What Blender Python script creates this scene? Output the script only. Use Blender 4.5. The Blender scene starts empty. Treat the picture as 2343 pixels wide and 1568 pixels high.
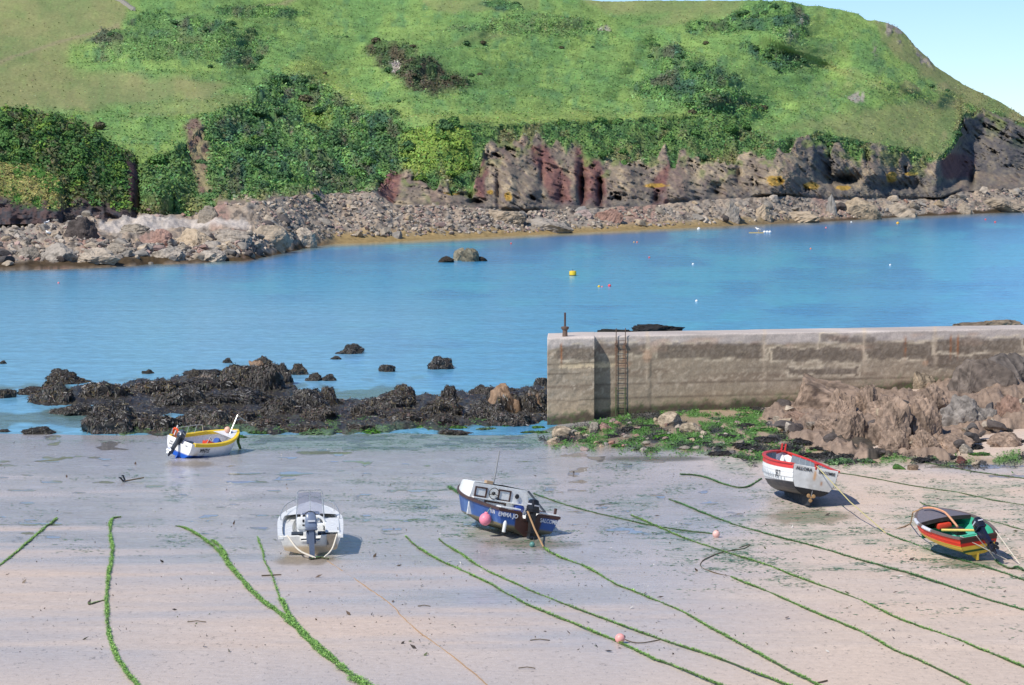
import bpy, bmesh, math, random
import numpy as np
from mathutils import Matrix, Vector, Euler
rng = np.random.default_rng(7)
random.seed(7)
C = bpy.context.scene.collection
D = bpy.data
# ---------------------------------------------------------------- projection (survey of the photograph -> metres)
F = 5458.0; H = 13.5; PIT = math.atan(434/F); cp, sp = math.cos(PIT), math.sin(PIT)
def ss(a, b, x):
    t = np.clip((np.asarray(x, float)-a)/(b-a), 0, 1); return t*t*(3-2*t)
def sand_z(X, Y):
    z = np.interp(Y, [0,55,75,90,105,114,125,140,200,400], [1.9,1.3,.75,.45,.2,0,-.25,-.6,-3,-6])
    return z + ss(0,9,X)*ss(88,114,Y)*.62 + ss(11,22,X)*ss(97,116,Y)*.9
def ray(px, py):
    px = np.asarray(px, float); py = np.asarray(py, float)
    x = (px-1171)/F; u = -(py-784)/F
    return np.stack([x/(cp+u*sp), np.ones_like(x+u), (u*cp-sp)/(cp+u*sp)], -1)      # scaled so that y == 1
def at_Y(px, py, Y):
    return ray(px, py)*np.asarray(Y, float)[..., None] + np.array([0,0,H])
def at_z(px, py, z):
    r = ray(px, py); t = (z-H)/r[..., 2]; return r*t[..., None] + np.array([0,0,H])
def on_sand(px, py, dz=0.0):
    px = np.asarray(px, float); py = np.asarray(py, float); z = np.zeros_like(px)
    for _ in range(12):
        p = at_z(px, py, z); z = sand_z(p[..., 0], p[..., 1])
    p[..., 2] = z + dz
    return p
def proj(p):
    y = p[..., 1]; z = p[..., 2]-H
    d = y*cp - z*sp; u = y*sp + z*cp
    return 1171+F*p[..., 0]/d, 784-F*u/d
# ---------------------------------------------------------------- noise
def _h(i, j, k, s):
    n = (i*374761393 + j*668265263 + k*2147483647 + s*1274126177) & 0xffffffff
    n = ((n ^ (n >> 13))*1274126177) & 0xffffffff
    n = ((n ^ (n >> 16))*2246822519) & 0xffffffff
    return ((n ^ (n >> 15)) & 0xffff)/32767.5 - 1
def vn(p, s=0):
    i = np.floor(p).astype(np.int64); f = p-i; u = f*f*f*(f*(6*f-15)+10)
    a, b, c = i[..., 0], i[..., 1], i[..., 2]; x, y, z = u[..., 0], u[..., 1], u[..., 2]
    L = lambda A, B, t: A+(B-A)*t
    return L(L(L(_h(a,b,c,s), _h(a+1,b,c,s), x), L(_h(a,b+1,c,s), _h(a+1,b+1,c,s), x), y),
             L(L(_h(a,b,c+1,s), _h(a+1,b,c+1,s), x), L(_h(a,b+1,c+1,s), _h(a+1,b+1,c+1,s), x), y), z)
def fbm(p, o=4, s=0, g=.5, ridged=False):
    r = 0; a = 1; t = 0; q = np.array(p, float)
    for k in range(o):
        n = vn(q, s+k*17); n = 1-2*np.abs(n) if ridged else n
        r = r+a*n; t += a; a *= g; q = q*2.03+11.7
    return r/t
def n2(px, py, sc, o=3, s=0, sy=1.0):
    px = np.asarray(px, float); return fbm(np.stack([px/sc, np.asarray(py, float)/(sc*sy), np.zeros_like(px)], -1), o, s)
# ---------------------------------------------------------------- painting helpers
def lin(c):
    c = np.asarray(c, float)/255.0
    return np.where(c <= .04045, c/12.92, ((c+.055)/1.055)**2.4)
def A(r, g, b, k=1.15): return lin((r, g, b))/k
def poly(px, py, pts, soft=6, warp=8, ws=26, seed=3):
    """soft edged mask of a patch of ground, its outline roughened by noise"""
    x = px + warp*n2(px, py, ws, 3, seed); y = py + warp*n2(px, py, ws, 3, seed+50)
    d = np.full(x.shape, 1e9); ins = np.zeros(x.shape, bool); n = len(pts)
    for i in range(n):
        x0, y0 = pts[i]; x1, y1 = pts[(i+1) % n]
        t = np.clip(((x-x0)*(x1-x0)+(y-y0)*(y1-y0))/max(1e-9, (x1-x0)**2+(y1-y0)**2), 0, 1)
        d = np.minimum(d, np.hypot(x-x0-t*(x1-x0), y-y0-t*(y1-y0)))
        c = (y0 > y) != (y1 > y)
        if y1 != y0: ins ^= c & (x < (x1-x0)*(y-y0)/(y1-y0)+x0)
    return ss(-soft, soft, np.where(ins, d, -d))
def blob(px, py, cx, cy, rx, ry): return np.exp(-(((px-cx)/rx)**2+((py-cy)/ry)**2))
def lineb(px, py, a, b, w):
    t = np.clip(((px-a[0])*(b[0]-a[0])+(py-a[1])*(b[1]-a[1]))/((b[0]-a[0])**2+(b[1]-a[1])**2), 0, 1)
    return np.exp(-((px-a[0]-t*(b[0]-a[0]))**2+(py-a[1]-t*(b[1]-a[1]))**2)/w**2)
def mix(a, b, m): return a+(b-a)*np.asarray(m)[..., None]
# ---------------------------------------------------------------- mesh helpers
def new_mesh(name, V, faces, cols=None, smooth=True, extra=None):
    """V (n,3); faces (m,k) array of one polygon size, or a list of tuples"""
    me = D.meshes.new(name); V = np.asarray(V, np.float32).reshape(-1, 3)
    if isinstance(faces, np.ndarray):
        m, k = faces.shape
        me.vertices.add(len(V)); me.vertices.foreach_set('co', V.ravel())
        me.loops.add(m*k); me.loops.foreach_set('vertex_index', faces.astype(np.int32).ravel())
        me.polygons.add(m); me.polygons.foreach_set('loop_start', np.arange(0, m*k, k, dtype=np.int32))
        me.update(calc_edges=True)
    else:
        me.from_pydata([tuple(map(float, v)) for v in V], [], faces)
    me.polygons.foreach_set('use_smooth', np.full(len(me.polygons), bool(smooth)))
    if cols is not None: put_cols(me, 'Col', cols)
    for k, v in (extra or {}).items(): put_cols(me, k, v)
    me.validate(); me.update()
    return me
def put_cols(me, nm, c):
    c = np.asarray(c, np.float32).reshape(-1, c.shape[-1])
    if c.shape[1] == 3: c = np.concatenate([c, np.ones((len(c), 1), np.float32)], 1)
    a = me.color_attributes.new(nm, 'FLOAT_COLOR', 'POINT'); a.data.foreach_set('color', np.ascontiguousarray(c).ravel())
def grid_faces(nr, nc, flip=False):
    i = np.arange(nr*nc).reshape(nr, nc)
    f = np.stack([i[:-1,:-1], i[:-1,1:], i[1:,1:], i[1:,:-1]], -1).reshape(-1, 4)
    return f[:, ::-1] if flip else f
def link(name, me, mat=None, parent=None, **k):
    o = D.objects.new(name, me); C.objects.link(o)
    if mat is not None:
        if me.materials: me.materials[0] = mat
        else: me.materials.append(mat)
    if parent is not None: o.parent = parent
    for a, b in k.items():
        if b is not None: o[a] = b
    return o
def empty(name, M, label, cat, group=None):
    o = D.objects.new(name, None); C.objects.link(o); o.matrix_world = M; o.empty_display_size = .3
    o['label'] = label; o['category'] = cat
    if group: o['group'] = group
    return o
def thing(name, me, mat, label, cat, group=None, M=None):
    o = link(name, me, mat, None, label=label, category=cat, group=group)
    if M is not None: o.matrix_world = M
    return o
class MB:
    """collects boxes, tubes and lathes, then links them as ONE mesh object"""
    def __init__(s): s.v = []; s.f = []
    def add(s, V, Fs):
        b = len(s.v); s.v += [tuple(map(float, v)) for v in V]; s.f += [tuple(b+i for i in f) for f in Fs]; return s
    def box(s, c, size, M=None, taper=1.0, bev=0.0):
        x, y, z = [a/2 for a in size]; bm = bmesh.new()
        vs = [bm.verts.new((sx*x*(taper if sz > 0 else 1), sy*y*(taper if sz > 0 else 1), sz*z)) for sz in (-1,1) for sy in (-1,1) for sx in (-1,1)]
        for q in ((0,2,3,1),(4,5,7,6),(0,1,5,4),(2,6,7,3),(0,4,6,2),(1,3,7,5)): bm.faces.new([vs[i] for i in q])
        if bev: bmesh.ops.bevel(bm, geom=bm.edges[:], offset=bev, segments=2, affect='EDGES', profile=.5)
        T = Matrix.Translation(c) @ (M.to_4x4() if M is not None else Matrix())
        bm.verts.index_update(); s.add([T @ v.co for v in bm.verts], [[v.index for v in f.verts] for f in bm.faces]); bm.free(); return s
    def tube(s, pts, r, n=8, caps=True):
        P = [Vector(p) for p in pts]; rs = r if hasattr(r, '__len__') else [r]*len(P); V = []; Fs = []
        up = None
        for i, p in enumerate(P):
            t = (P[min(i+1, len(P)-1)]-P[max(i-1, 0)]).normalized()
            if up is None: up = t.orthogonal().normalized()
            up = (up-t*up.dot(t)).normalized(); w = t.cross(up)
            V += [p+(up*math.cos(a)+w*math.sin(a))*rs[i] for a in [2*math.pi*k/n for k in range(n)]]
        for i in range(len(P)-1):
            for k in range(n): Fs.append((i*n+k, i*n+(k+1) % n, (i+1)*n+(k+1) % n, (i+1)*n+k))
        if caps: Fs += [tuple(range(n))[::-1], tuple(range((len(P)-1)*n, len(P)*n))]
        return s.add(V, Fs)
    def lathe(s, prof, c=(0,0,0), n=16, M=None):
        V = []; Fs = []
        for r, z in prof: V += [(r*math.cos(2*math.pi*k/n), r*math.sin(2*math.pi*k/n), z) for k in range(n)]
        for i in range(len(prof)-1):
            for k in range(n): Fs.append((i*n+k, i*n+(k+1) % n, (i+1)*n+(k+1) % n, (i+1)*n+k))
        Fs += [tuple(range(n))[::-1], tuple(range((len(prof)-1)*n, len(prof)*n))]
        T = Matrix.Translation(c) @ (M.to_4x4() if M is not None else Matrix())
        return s.add([T @ Vector(v) for v in V], Fs)
    def ball(s, c, r, n=16, sq=(1,1,1)):
        prof = [(max(1e-3, math.sin(math.pi*i/10)), -math.cos(math.pi*i/10)) for i in range(11)]
        return s.lathe([(a*r, b*r) for a, b in prof], c, n, Matrix.Diagonal((*sq, 1)))
    def prism(s, pts, y0, y1, ax=1):
        """outline in two axes extruded along axis ax"""
        n = len(pts); V = []
        for y in (y0, y1):
            for a, b in pts:
                v = [a, b]; v.insert(ax, y); V.append(v)
        return s.add(V, [tuple(range(n)), tuple(range(2*n-1, n-1, -1))]+[(i, i+n, (i+1) % n+n, (i+1) % n) for i in range(n)])
    def mesh(s, name, smooth=False):
        me = D.meshes.new(name); me.from_pydata(s.v, [], s.f)
        bm = bmesh.new(); bm.from_mesh(me); bmesh.ops.recalc_face_normals(bm, faces=bm.faces[:]); bm.to_mesh(me); bm.free()
        if smooth:
            me.polygons.foreach_set('use_smooth', np.ones(len(me.polygons), bool)); me.set_sharp_from_angle(angle=math.radians(40))
        return me
    def obj(s, name, mat, parent=None, smooth=False, **k): return link(name, s.mesh(name, smooth), mat, parent, **k)
    def thing(s, name, mat, label, cat, group=None, M=None, smooth=True): return thing(name, s.mesh(name, smooth), mat, label, cat, group, M)
# ---------------------------------------------------------------- materials
class NT:
    def __init__(s, name):
        s.m = D.materials.new(name); s.m.use_nodes = True; s.t = s.m.node_tree; s.n = s.t.nodes; s.b = s.n['Principled BSDF']
    def new(s, typ, **k):
        n = s.n.new(typ)
        for a, b in k.items(): setattr(n, a, b)
        return n
    def set(s, node, key, val):
        if hasattr(val, 'is_linked') or isinstance(val, bpy.types.NodeSocket): s.t.links.new(val, node.inputs[key])
        else: node.inputs[key].default_value = val
        return node
    def attr(s, name): return s.new('ShaderNodeAttribute', attribute_name=name)
    def coord(s, scale=(1,1,1), rot=0, kind='Object'):
        m = s.new('ShaderNodeMapping'); s.set(m, 'Vector', s.new('ShaderNodeTexCoord').outputs[kind] if kind != 'World' else s.new('ShaderNodeNewGeometry').outputs['Position'])
        m.inputs['Scale'].default_value = scale; m.inputs['Rotation'].default_value = (0, 0, rot); return m.outputs[0]
    def noise(s, vec, scale, detail=4, rough=.6, lo=None, hi=None):
        n = s.new('ShaderNodeTexNoise'); s.set(n, 'Vector', vec); s.set(n, 'Scale', scale); s.set(n, 'Detail', detail); s.set(n, 'Roughness', rough)
        o = n.outputs[0]
        return o if lo is None else s.ramp(o, lo, hi)
    def ramp(s, v, lo, hi, a=0.0, b=1.0):
        r = s.new('ShaderNodeMapRange'); s.set(r, 'Value', v); s.set(r, 'From Min', lo); s.set(r, 'From Max', hi); s.set(r, 'To Min', a); s.set(r, 'To Max', b); return r.outputs[0]
    def math(s, op, a, b=0.0):
        n = s.new('ShaderNodeMath', operation=op); s.set(n, 0, a); s.set(n, 1, b); return n.outputs[0]
    def mix(s, f, a, b, mode='MIX'):
        n = s.new('ShaderNodeMix', data_type='RGBA', blend_type=mode); s.set(n, 0, f)
        for i, v in ((6, a), (7, b)):
            if isinstance(v, bpy.types.NodeSocket): s.t.links.new(v, n.inputs[i])
            else: n.inputs[i].default_value = (*v, 1) if len(v) == 3 else v
        return n.outputs[2]
    def gain(s, col, v):
        h = s.new('ShaderNodeVectorMath', operation='SCALE'); s.set(h, 0, col); s.set(h, 'Scale', v); return h.outputs[0]
    def bump(s, h, strength=.5, dist=.1):
        b = s.new('ShaderNodeBump'); s.set(b, 'Height', h); s.set(b, 'Strength', strength); s.set(b, 'Distance', dist); s.t.links.new(b.outputs[0], s.b.inputs['Normal'])
    def out(s, col=None, rough=None, spec=None, metal=None):
        if col is not None: s.set(s.b, 'Base Color', col if isinstance(col, bpy.types.NodeSocket) else (*col, 1))
        if rough is not None: s.set(s.b, 'Roughness', rough)
        if spec is not None: s.set(s.b, 'Specular IOR Level', spec)
        if metal is not None: s.set(s.b, 'Metallic', metal)
        return s.m
_mats = {}
def paint(rgb, rough=.45, dirt=.25, metal=0.0, scale=4.0, dcol=(.16,.13,.09)):
    """weathered paint / plastic / metal of one colour"""
    key = (tuple(rgb), rough, dirt, metal, scale)
    if key not in _mats:
        t = NT('paint_%02x%02x%02x' % tuple(int(c) for c in rgb)); v = t.coord()
        c = t.gain(t.mix(0.0, tuple(lin(rgb)), (0,0,0)), t.ramp(t.noise(v, scale*3, 3), .3, .7, .86, 1.08))
        c = t.mix(t.math('MULTIPLY', t.noise(v, scale, 5, .7, .52, .72), dirt), c, dcol)
        t.bump(t.noise(v, scale*8, 2), .06, .01)
        _mats[key] = t.out(c, t.ramp(t.noise(v, scale*2, 3), .3, .7, rough*.8, min(1, rough*1.3)), None, metal)
    return _mats[key]
def vcol(name, rough=.9, spec=.25, nscale=3.0, amt=.35, bump=.4, dist=.1, stretch=(1,1,1), obj_random=0.0):
    t = NT(name); v = t.coord(stretch); c = t.attr('Col').outputs['Color']
    n = t.noise(v, nscale, 5, .65)
    c = t.gain(c, t.ramp(n, .25, .75, 1-amt, 1+amt))
    if obj_random:
        r = t.new('ShaderNodeObjectInfo').outputs['Random']; c = t.gain(c, t.ramp(r, 0, 1, 1-obj_random, 1+obj_random))
        h = t.new('ShaderNodeHueSaturation'); t.set(h, 'Color', c); t.set(h, 'Saturation', t.ramp(t.math('FRACT', t.math('MULTIPLY', r, 7.31)), 0, 1, .6, 1.15)); c = h.outputs[0]
    if bump: t.bump(n, bump, dist)
    return t.out(c, rough, spec)
# ---------------------------------------------------------------- world, sun, camera
AZ = math.radians(226); EL = math.radians(48)
w = D.worlds.new('World'); bpy.context.scene.world = w; w.use_nodes = True
sky = w.node_tree.nodes.new('ShaderNodeTexSky'); sky.sky_type = 'NISHITA'; sky.sun_disc = False
sky.sun_elevation = EL; sky.sun_rotation = AZ; sky.altitude = 20; sky.air_density = .75; sky.dust_density = 0.0; sky.ozone_density = 1.5
bg = w.node_tree.nodes['Background']; bg.inputs['Strength'].default_value = .14
tn = w.node_tree.nodes.new('ShaderNodeMix'); tn.data_type = 'RGBA'; tn.blend_type = 'MULTIPLY'; tn.inputs[0].default_value = 1; tn.inputs[7].default_value = (.70, .83, 1.0, 1)
w.node_tree.links.new(sky.outputs[0], tn.inputs[6]); w.node_tree.links.new(tn.outputs[2], bg.inputs[0])
sl = D.lights.new('sun', 'SUN'); sl.energy = 4.5; sl.angle = math.radians(.53); sl.color = (1, .95, .87)
so = D.objects.new('sun', sl); C.objects.link(so)
so.rotation_euler = Vector((-math.sin(AZ)*math.cos(EL), -math.cos(AZ)*math.cos(EL), -math.sin(EL))).to_track_quat('-Z', 'Y').to_euler()
cd = D.cameras.new('camera'); cam = D.objects.new('camera', cd); C.objects.link(cam)
cd.sensor_width = 36; cd.lens = 36*F/2342; cd.clip_end = 20000; cd.clip_start = .5
cam.location = (0, 0, H); cam.rotation_euler = (math.pi/2-PIT, 0, 0)
sc = bpy.context.scene; sc.camera = cam
sc.view_settings.view_transform = 'Standard'; sc.view_settings.look = 'None'; sc.view_settings.exposure = 0
# ================================================================ the far headland
ip = np.interp
xw = [-400,0,200,400,560,620,700,760,900,1100,1300,1500,1700,1900,2100,2342,2700]
yw = [630,617,612,602,597,585,568,558,552,543,533,524,515,506,494,484,470]
xb = [-400,0,100,200,310,440,500,600,700,860,900,1000,1100,1200,1300,1400,1500,1600,1700,1800,1900,2000,2150,2200,2342,2700]
yb = [490,490,495,490,490,497,470,460,445,440,470,470,478,490,478,475,470,460,455,450,458,455,458,440,430,420]
xc = [-400,0,250,330,400,450,520,600,650,700,760,860,930,1000,1150,1300,1500,1600,1700,1780,1870,1950,2100,2140,2180,2200,2250,2342,2700]
yc = [300,300,330,370,350,300,265,215,180,195,230,262,290,286,290,280,268,266,285,322,303,318,350,368,330,262,247,286,400]
xs = [-400,0,800,1250,1320,1400,1700,1780,1900,1960,1990,2030,2060,2080,2100,2120,2140,2200,2280,2342,2700]
ys = [-80,-75,-40,-8,0,2,-2,3,22,35,45,50,68,90,112,130,150,190,230,268,432]
PX = np.arange(-330, 2700, 2.6); NCX = len(PX)
Yw = H*F/(ip(PX,xw,yw)-350); Yb = Yw+ip(PX,[-400,500,760,1000,2700],[48,44,30,20,14])
Yc = Yb+ip(PX,[-400,300,480,560,860,930,1100,2000,2200,2700],[60,40,30,45,40,16,10,10,14,14])
Ys = Yc+ip(PX,[-400,0,900,1400,1800,2100,2342,2700],[380,360,300,260,190,120,70,50])
def sm(q, n=28):
    k = np.exp(-np.linspace(-2,2,2*n+1)**2); k /= k.sum(); return np.convolve(np.pad(q, n, mode='edge'), k, 'valid')
Yw, Yb, Yc, Ys = sm(Yw,10), sm(Yb), sm(Yc,40), sm(Ys,60)
segs = []
def seg(y0, y1, Y0, Y1, n, pw=1.0):
    t = np.linspace(0, 1, n, endpoint=False)[:, None]; segs.append((y0+(y1-y0)*t, Y0+(Y1-Y0)*t**pw))
a, b, c, s_ = ip(PX,xw,yw), ip(PX,xb,yb), ip(PX,xc,yc), ip(PX,xs,ys)
s_ = s_ + 2.2*n2(PX, 0*PX, 18, 4, 5)*ss(1850, 2000, PX)
c = c + 4*n2(PX, 0*PX, 40, 4, 9)
seg(a+14, a, Yw*.955, Yw, 3); seg(a, b, Yw, Yb, 54); seg(b, c, Yb, Yc, 92); seg(c, s_, Yc, Ys, 150, 1.2)
c2 = sm(np.maximum.accumulate(ip(PX,xc,yc)*0+ip(PX,[-400,330,450,650,860,1150,1600,1780,2000,2150,2342,2700],[310,350,300,190,262,290,266,312,335,345,365,440])),40); s2 = sm(s_,40)-6
yy = segs[3][0]; tt = np.clip((c2-yy)/(c2-s2), -.35, 1.2); segs[3] = (yy, Yc+(Ys-Yc)*np.sign(tt)*np.abs(tt)**1.2)
yy = segs[2][0]; tb = np.linspace(0,1,yy.shape[0])[:,None]; segs[2] = (yy, Yb+(segs[3][1][0]-Yb)*tb)
HY = np.concatenate([q[0] for q in segs]); HD = np.concatenate([q[1] for q in segs])
NV = HY.shape[0]; HX = np.broadcast_to(PX, HY.shape).copy()
rowseg = np.concatenate([np.full(q[0].shape[0], k) for k, q in enumerate(segs)])
VT = np.concatenate([np.linspace(0,1,q[0].shape[0]) for q in segs])[:, None]+np.zeros_like(HY)
SEG = rowseg[:, None]+np.zeros_like(HY)
px, py = HX, HY
# -- masks
yv = ip(px, [-400,480,500,860,890,930,1000,1080,1110,1160,1200,1240,1300,1380,1500,1530,1600,1700,1760,1850,1900,2000,2130,2165,2190,2205,2260,2342,2700],
           [500,500,455,440,400,395,425,430,345,318,308,325,338,372,368,355,372,368,345,312,335,345,368,352,330,268,252,292,410])
yv = yv + 10*n2(px, py, 30, 3, 21) + 38*n2(px, py*0, 22, 3, 22)*ss(960,1020,px)*ss(2150,2050,px)
rock = ss(-5, 6, py-yv)*(SEG == 2)
fore = (SEG <= 1)*1.0
def P(*pts, soft=6, warp=9, ws=26, seed=3): return poly(px, py, pts, soft, warp, ws, seed)
SOFT_ = 16
scr = P((478,300),(560,236),(600,190),(640,163),(700,178),(760,208),(800,248),(880,265),(930,288),(945,340),(925,390),(880,425),(850,445),(700,445),(560,445),(490,440),(465,380),(470,330), warp=18, soft=18)
gor = P((835,112),(870,102),(920,108),(960,130),(1000,140),(1020,162),(1060,172),(1092,190),(1060,205),(1000,216),(950,205),(900,172),(860,142), warp=14, soft=12)
rsc = P((1490,115),(1540,104),(1580,130),(1640,150),(1680,180),(1700,210),(1740,240),(1762,268),(1700,277),(1640,264),(1560,245),(1480,227),(1440,212),(1460,190),(1500,160), warp=18, soft=18)
top = np.maximum.reduce([P((1560,62),(1640,50),(1700,18),(1760,2),(1830,18),(1852,50),(1845,95),(1800,92),(1740,72),(1660,77),(1580,74)),
    P((1690,110),(1760,102),(1800,118),(1845,140),(1830,163),(1780,166),(1735,140)),
    P((485,22),(560,14),(640,20),(710,33),(660,41),(560,39),(500,33), soft=4, warp=5), P((1096,8),(1140,1),(1180,9),(1197,22),(1150,26), soft=4, warp=5),
    P((285,58),(330,24),(370,18),(392,40),(340,56),(300,62), soft=5), P((395,50),(450,38),(510,54),(535,64),(480,78),(430,72)),
    P((192,97),(240,74),(292,80),(270,102),(220,108)), P((540,155),(575,120),(625,98),(615,122),(575,160))])
mid = np.maximum.reduce([.6*P((250,70),(420,40),(640,90),(560,160),(420,130),(200,140), warp=18), .5*P((1180,30),(1330,45),(1400,78),(1250,85),(1000,70)), .55*P((440,290),(600,215),(640,250),(480,330))])
dry = np.maximum.reduce([P((-500,-200),(260,-200),(300,20),(280,62),(170,100),(150,165),(380,180),(530,188),(480,222),(150,252),(-500,250), soft=12, warp=16, ws=50),
    .8*P((1230,-30),(1720,-30),(1690,35),(1400,30), soft=12), P((1985,40),(2060,62),(2360,255),(2700,420),(2700,470),(2342,300),(2180,212),(2100,160),(2030,112), soft=10, warp=14),
    .75*P((1740,300),(1800,290),(1900,262),(2050,242),(2200,215),(2200,262),(2150,350),(2090,350),(1950,320),(1860,303), soft=14, warp=18),
    .6*P((900,-40),(1250,-40),(1230,20),(1000,30)), .7*P((1600,0),(1690,-2),(1560,60),(1450,60), soft=10), .55*P((300,195),(620,225),(560,255),(300,270)), .6*P((1760,120),(1800,90),(2050,205),(2010,205), soft=10), .5*P((1000,110),(1090,75),(1180,80),(1090,100))])
gully = P((420,290),(450,275),(470,310),(478,360),(470,400),(490,440),(455,440),(440,380),(428,330), warp=7)
scrub = np.clip(np.maximum.reduce([scr, gor, rsc, top, mid])*(1-gully), 0, 1)*(SEG >= 2)
cveg = (SEG == 2)*(1-rock)
yel = np.maximum.reduce([P((925,300),(990,284),(1010,330),(1000,400),(930,400),(915,350)), P((1010,290),(1080,300),(1085,360),(1050,400),(1010,380)), .7*P((690,240),(760,250),(760,300),(700,300))])
# -- relief (metres of shift along the line of sight: + recess, - buttress)
R = np.zeros_like(px)
for q in [(575,135,34,50,7),(690,150,60,55,-6),(1230,190,150,75,11),(930,150,70,45,-8),(1620,205,110,60,-10),(1790,60,70,60,-10),(1900,170,60,60,6),(700,300,150,90,-7),(1010,330,50,60,-5),
          (1750,250,60,40,5),(330,120,90,40,-6),(200,190,150,60,8),(520,60,90,30,-5),(1400,110,200,25,5),(1250,45,140,22,-6)]:
    R += q[4]*blob(px, py, *q[:4])
for q in [((1770,85),(2150,218),26,-6),((1700,130),(1850,200),34,2.5),((840,108),(1090,75),22,-4),((150,250),(640,215),14,-3),((330,270),(640,235),12,-3),((1500,110),(1420,210),26,5)]:
    R += q[3]*lineb(px, py, *q[:3])
R *= np.where(SEG == 3, 1+1.3*ss(0,.15,VT), 1.0)
cav = np.zeros_like(px)
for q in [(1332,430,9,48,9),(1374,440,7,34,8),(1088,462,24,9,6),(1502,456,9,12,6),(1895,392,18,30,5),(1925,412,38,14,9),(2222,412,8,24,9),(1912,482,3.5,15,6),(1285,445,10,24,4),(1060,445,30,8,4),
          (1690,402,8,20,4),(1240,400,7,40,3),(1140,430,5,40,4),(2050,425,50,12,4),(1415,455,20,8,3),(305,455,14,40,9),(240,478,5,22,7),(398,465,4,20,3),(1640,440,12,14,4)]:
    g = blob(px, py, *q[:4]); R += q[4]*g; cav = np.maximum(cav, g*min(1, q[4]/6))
for q in [(1165,420,26,60,-5),(1210,450,28,45,-5),(1800,400,40,60,-6),(1755,425,26,40,-4),(2150,430,35,50,-7),(1550,430,30,40,-4),(1430,400,30,40,-3),(365,455,36,38,-9),(1860,345,10,40,-3),(2000,395,30,30,-3)]:
    R += q[4]*blob(px, py, *q[:4])
R += 14*ss(2130,2205,px)*ss(.02,.3,VT)*ss(1.0,.62,VT)*(SEG == 2)
R -= 9*blob(px, py, 2300, 330, 50, 70)*(SEG == 2)*ss(0,.2,VT)*ss(1,.75,VT)
P0 = at_Y(px, py, HD)
# rock / scrub / bracken roughness in world space
W = P0/1.0
rk = fbm(W/np.array([5.,5.,9.]), 5, 31, .55, True)
rk2 = fbm((W@np.array([[.8,0,-.6],[0,1,0],[.6,0,.8]]))/np.array([1.3,3.,6.]), 4, 77, .6, True)
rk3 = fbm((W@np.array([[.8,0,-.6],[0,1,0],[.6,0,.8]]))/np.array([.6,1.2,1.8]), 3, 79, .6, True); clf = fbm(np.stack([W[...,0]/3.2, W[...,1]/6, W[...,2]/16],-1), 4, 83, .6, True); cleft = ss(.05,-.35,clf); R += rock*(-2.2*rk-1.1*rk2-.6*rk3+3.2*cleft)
lump = fbm(W/2.6, 3, 41, .55); fine = fbm(W/.9, 3, 45, .6)
R *= np.where(SEG == 2, ss(-.01,.07,VT), 1)
veg = np.clip(np.maximum(scrub, cveg*.85), 0, 1)
fr = fbm(W/np.array([3.,4.,3.]), 5, 61, .6, True)
big = fbm(W/6.5, 2, 47); dsp = veg*(1.9*big+1.3*lump+.8*fine) + (SEG == 3)*(1-scrub)*(.26*fbm(W/.7, 3, 51, .7)+.7*fbm(W/4, 3, 52)+1.3*fbm(W/11, 3, 53)) * (1-.6*dry) + fore*np.clip(VT*4, .15, 1)*(.55*fr+.35*fine)
leftf = P((-400,520),(230,500),(600,520),(745,540),(740,560),(560,600),(0,625),(-400,640), soft=8)
dsp += fore*leftf*(1.1*fbm(W/np.array([6.,8.,4.]), 4, 63, .55, True)-.2)
V = at_Y(px, py, HD+R)
dv = np.array([0,-.6,.8]); V = V + dsp[..., None]*dv
V[SEG == 0, 2] = np.minimum(V[SEG == 0, 2], -.4)
# -- colours (surface colours, with some light and shade painted in)
g1 = n2(px, py, 7, 4, 100); g2 = n2(px, py, 60, 4, 110); g3 = n2(px, py, 18, 4, 120)
brk = mix(mix(A(116,152,88), A(136,164,92), ss(-.3,.4,g2)), A(102,140,90), ss(0,.6,g3)*.8)
col = brk
col = mix(col, A(148,166,92), .8*P((640,150),(720,130),(860,250),(1100,262),(1600,262),(1700,280),(1500,290),(1150,300),(950,285),(760,235), soft=16, warp=16))  # lit strip along crest and cliff top, its brightness put into the colour
col = mix(col, mix(A(134,144,94), A(150,152,102), ss(-.3,.4,g2)), dry*np.clip(.95+.35*g3, 0, 1))
col = mix(col, A(162,152,112), .55*ss(.15,.5,n2(px, py, 40, 4, 131))*ss(1750,2100,px)*(SEG == 3))
col = mix(col, A(122,148,84), .5*ss(.1,.5,n2(px, py, 60, 4, 133, .4))*(SEG == 3)*(1-dry))
vegc = mix(mix(A(86,122,74), A(114,150,84), ss(-.2,.35,g3)), A(70,102,78), ss(.0,.5,n2(px,py,25,3,140)))
vegc = mix(vegc, A(104,104,84), .7*ss(.1,.45,n2(px,py,30,3,141)))
col = mix(col, vegc, scrub)
col = mix(col, mix(A(92,82,66), A(74,90,60), ss(-.15,.25,g3)), gor*.85)
cvc = mix(A(86,120,72), A(108,138,78), ss(-.3,.4,g3)); cvc = mix(cvc, A(130,126,86), .85*ss(-.1,.3,n2(px,py,34,3,150))*ss(-70,-5,py-yv))
col = mix(col, cvc, cveg*(1-scr)); col = mix(col, A(136,160,72), yel*cveg*.75)
col = mix(col, mix(A(150,140,108), A(128,108,96), ss(-.1,.3,g3)), gully)
tus = fbm(W/np.array([2.2,5.,2.2]),4,135,.6); col = np.where((SEG == 3)[...,None], col*(1+.22*np.clip(tus*1.6,-1,1)*(1-.6*dry))[...,None], col); row_ = np.sin((px*.8+py*3.4+18*n2(px,py,60,3,136))/7.5); col = np.where((SEG == 3)[...,None], col*(1-.09*ss(.2,.9,row_)*ss(.1,.6,blob(px,py,1300,200,230,80)+.4*blob(px,py,1750,215,200,60)))[...,None], col)
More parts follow.
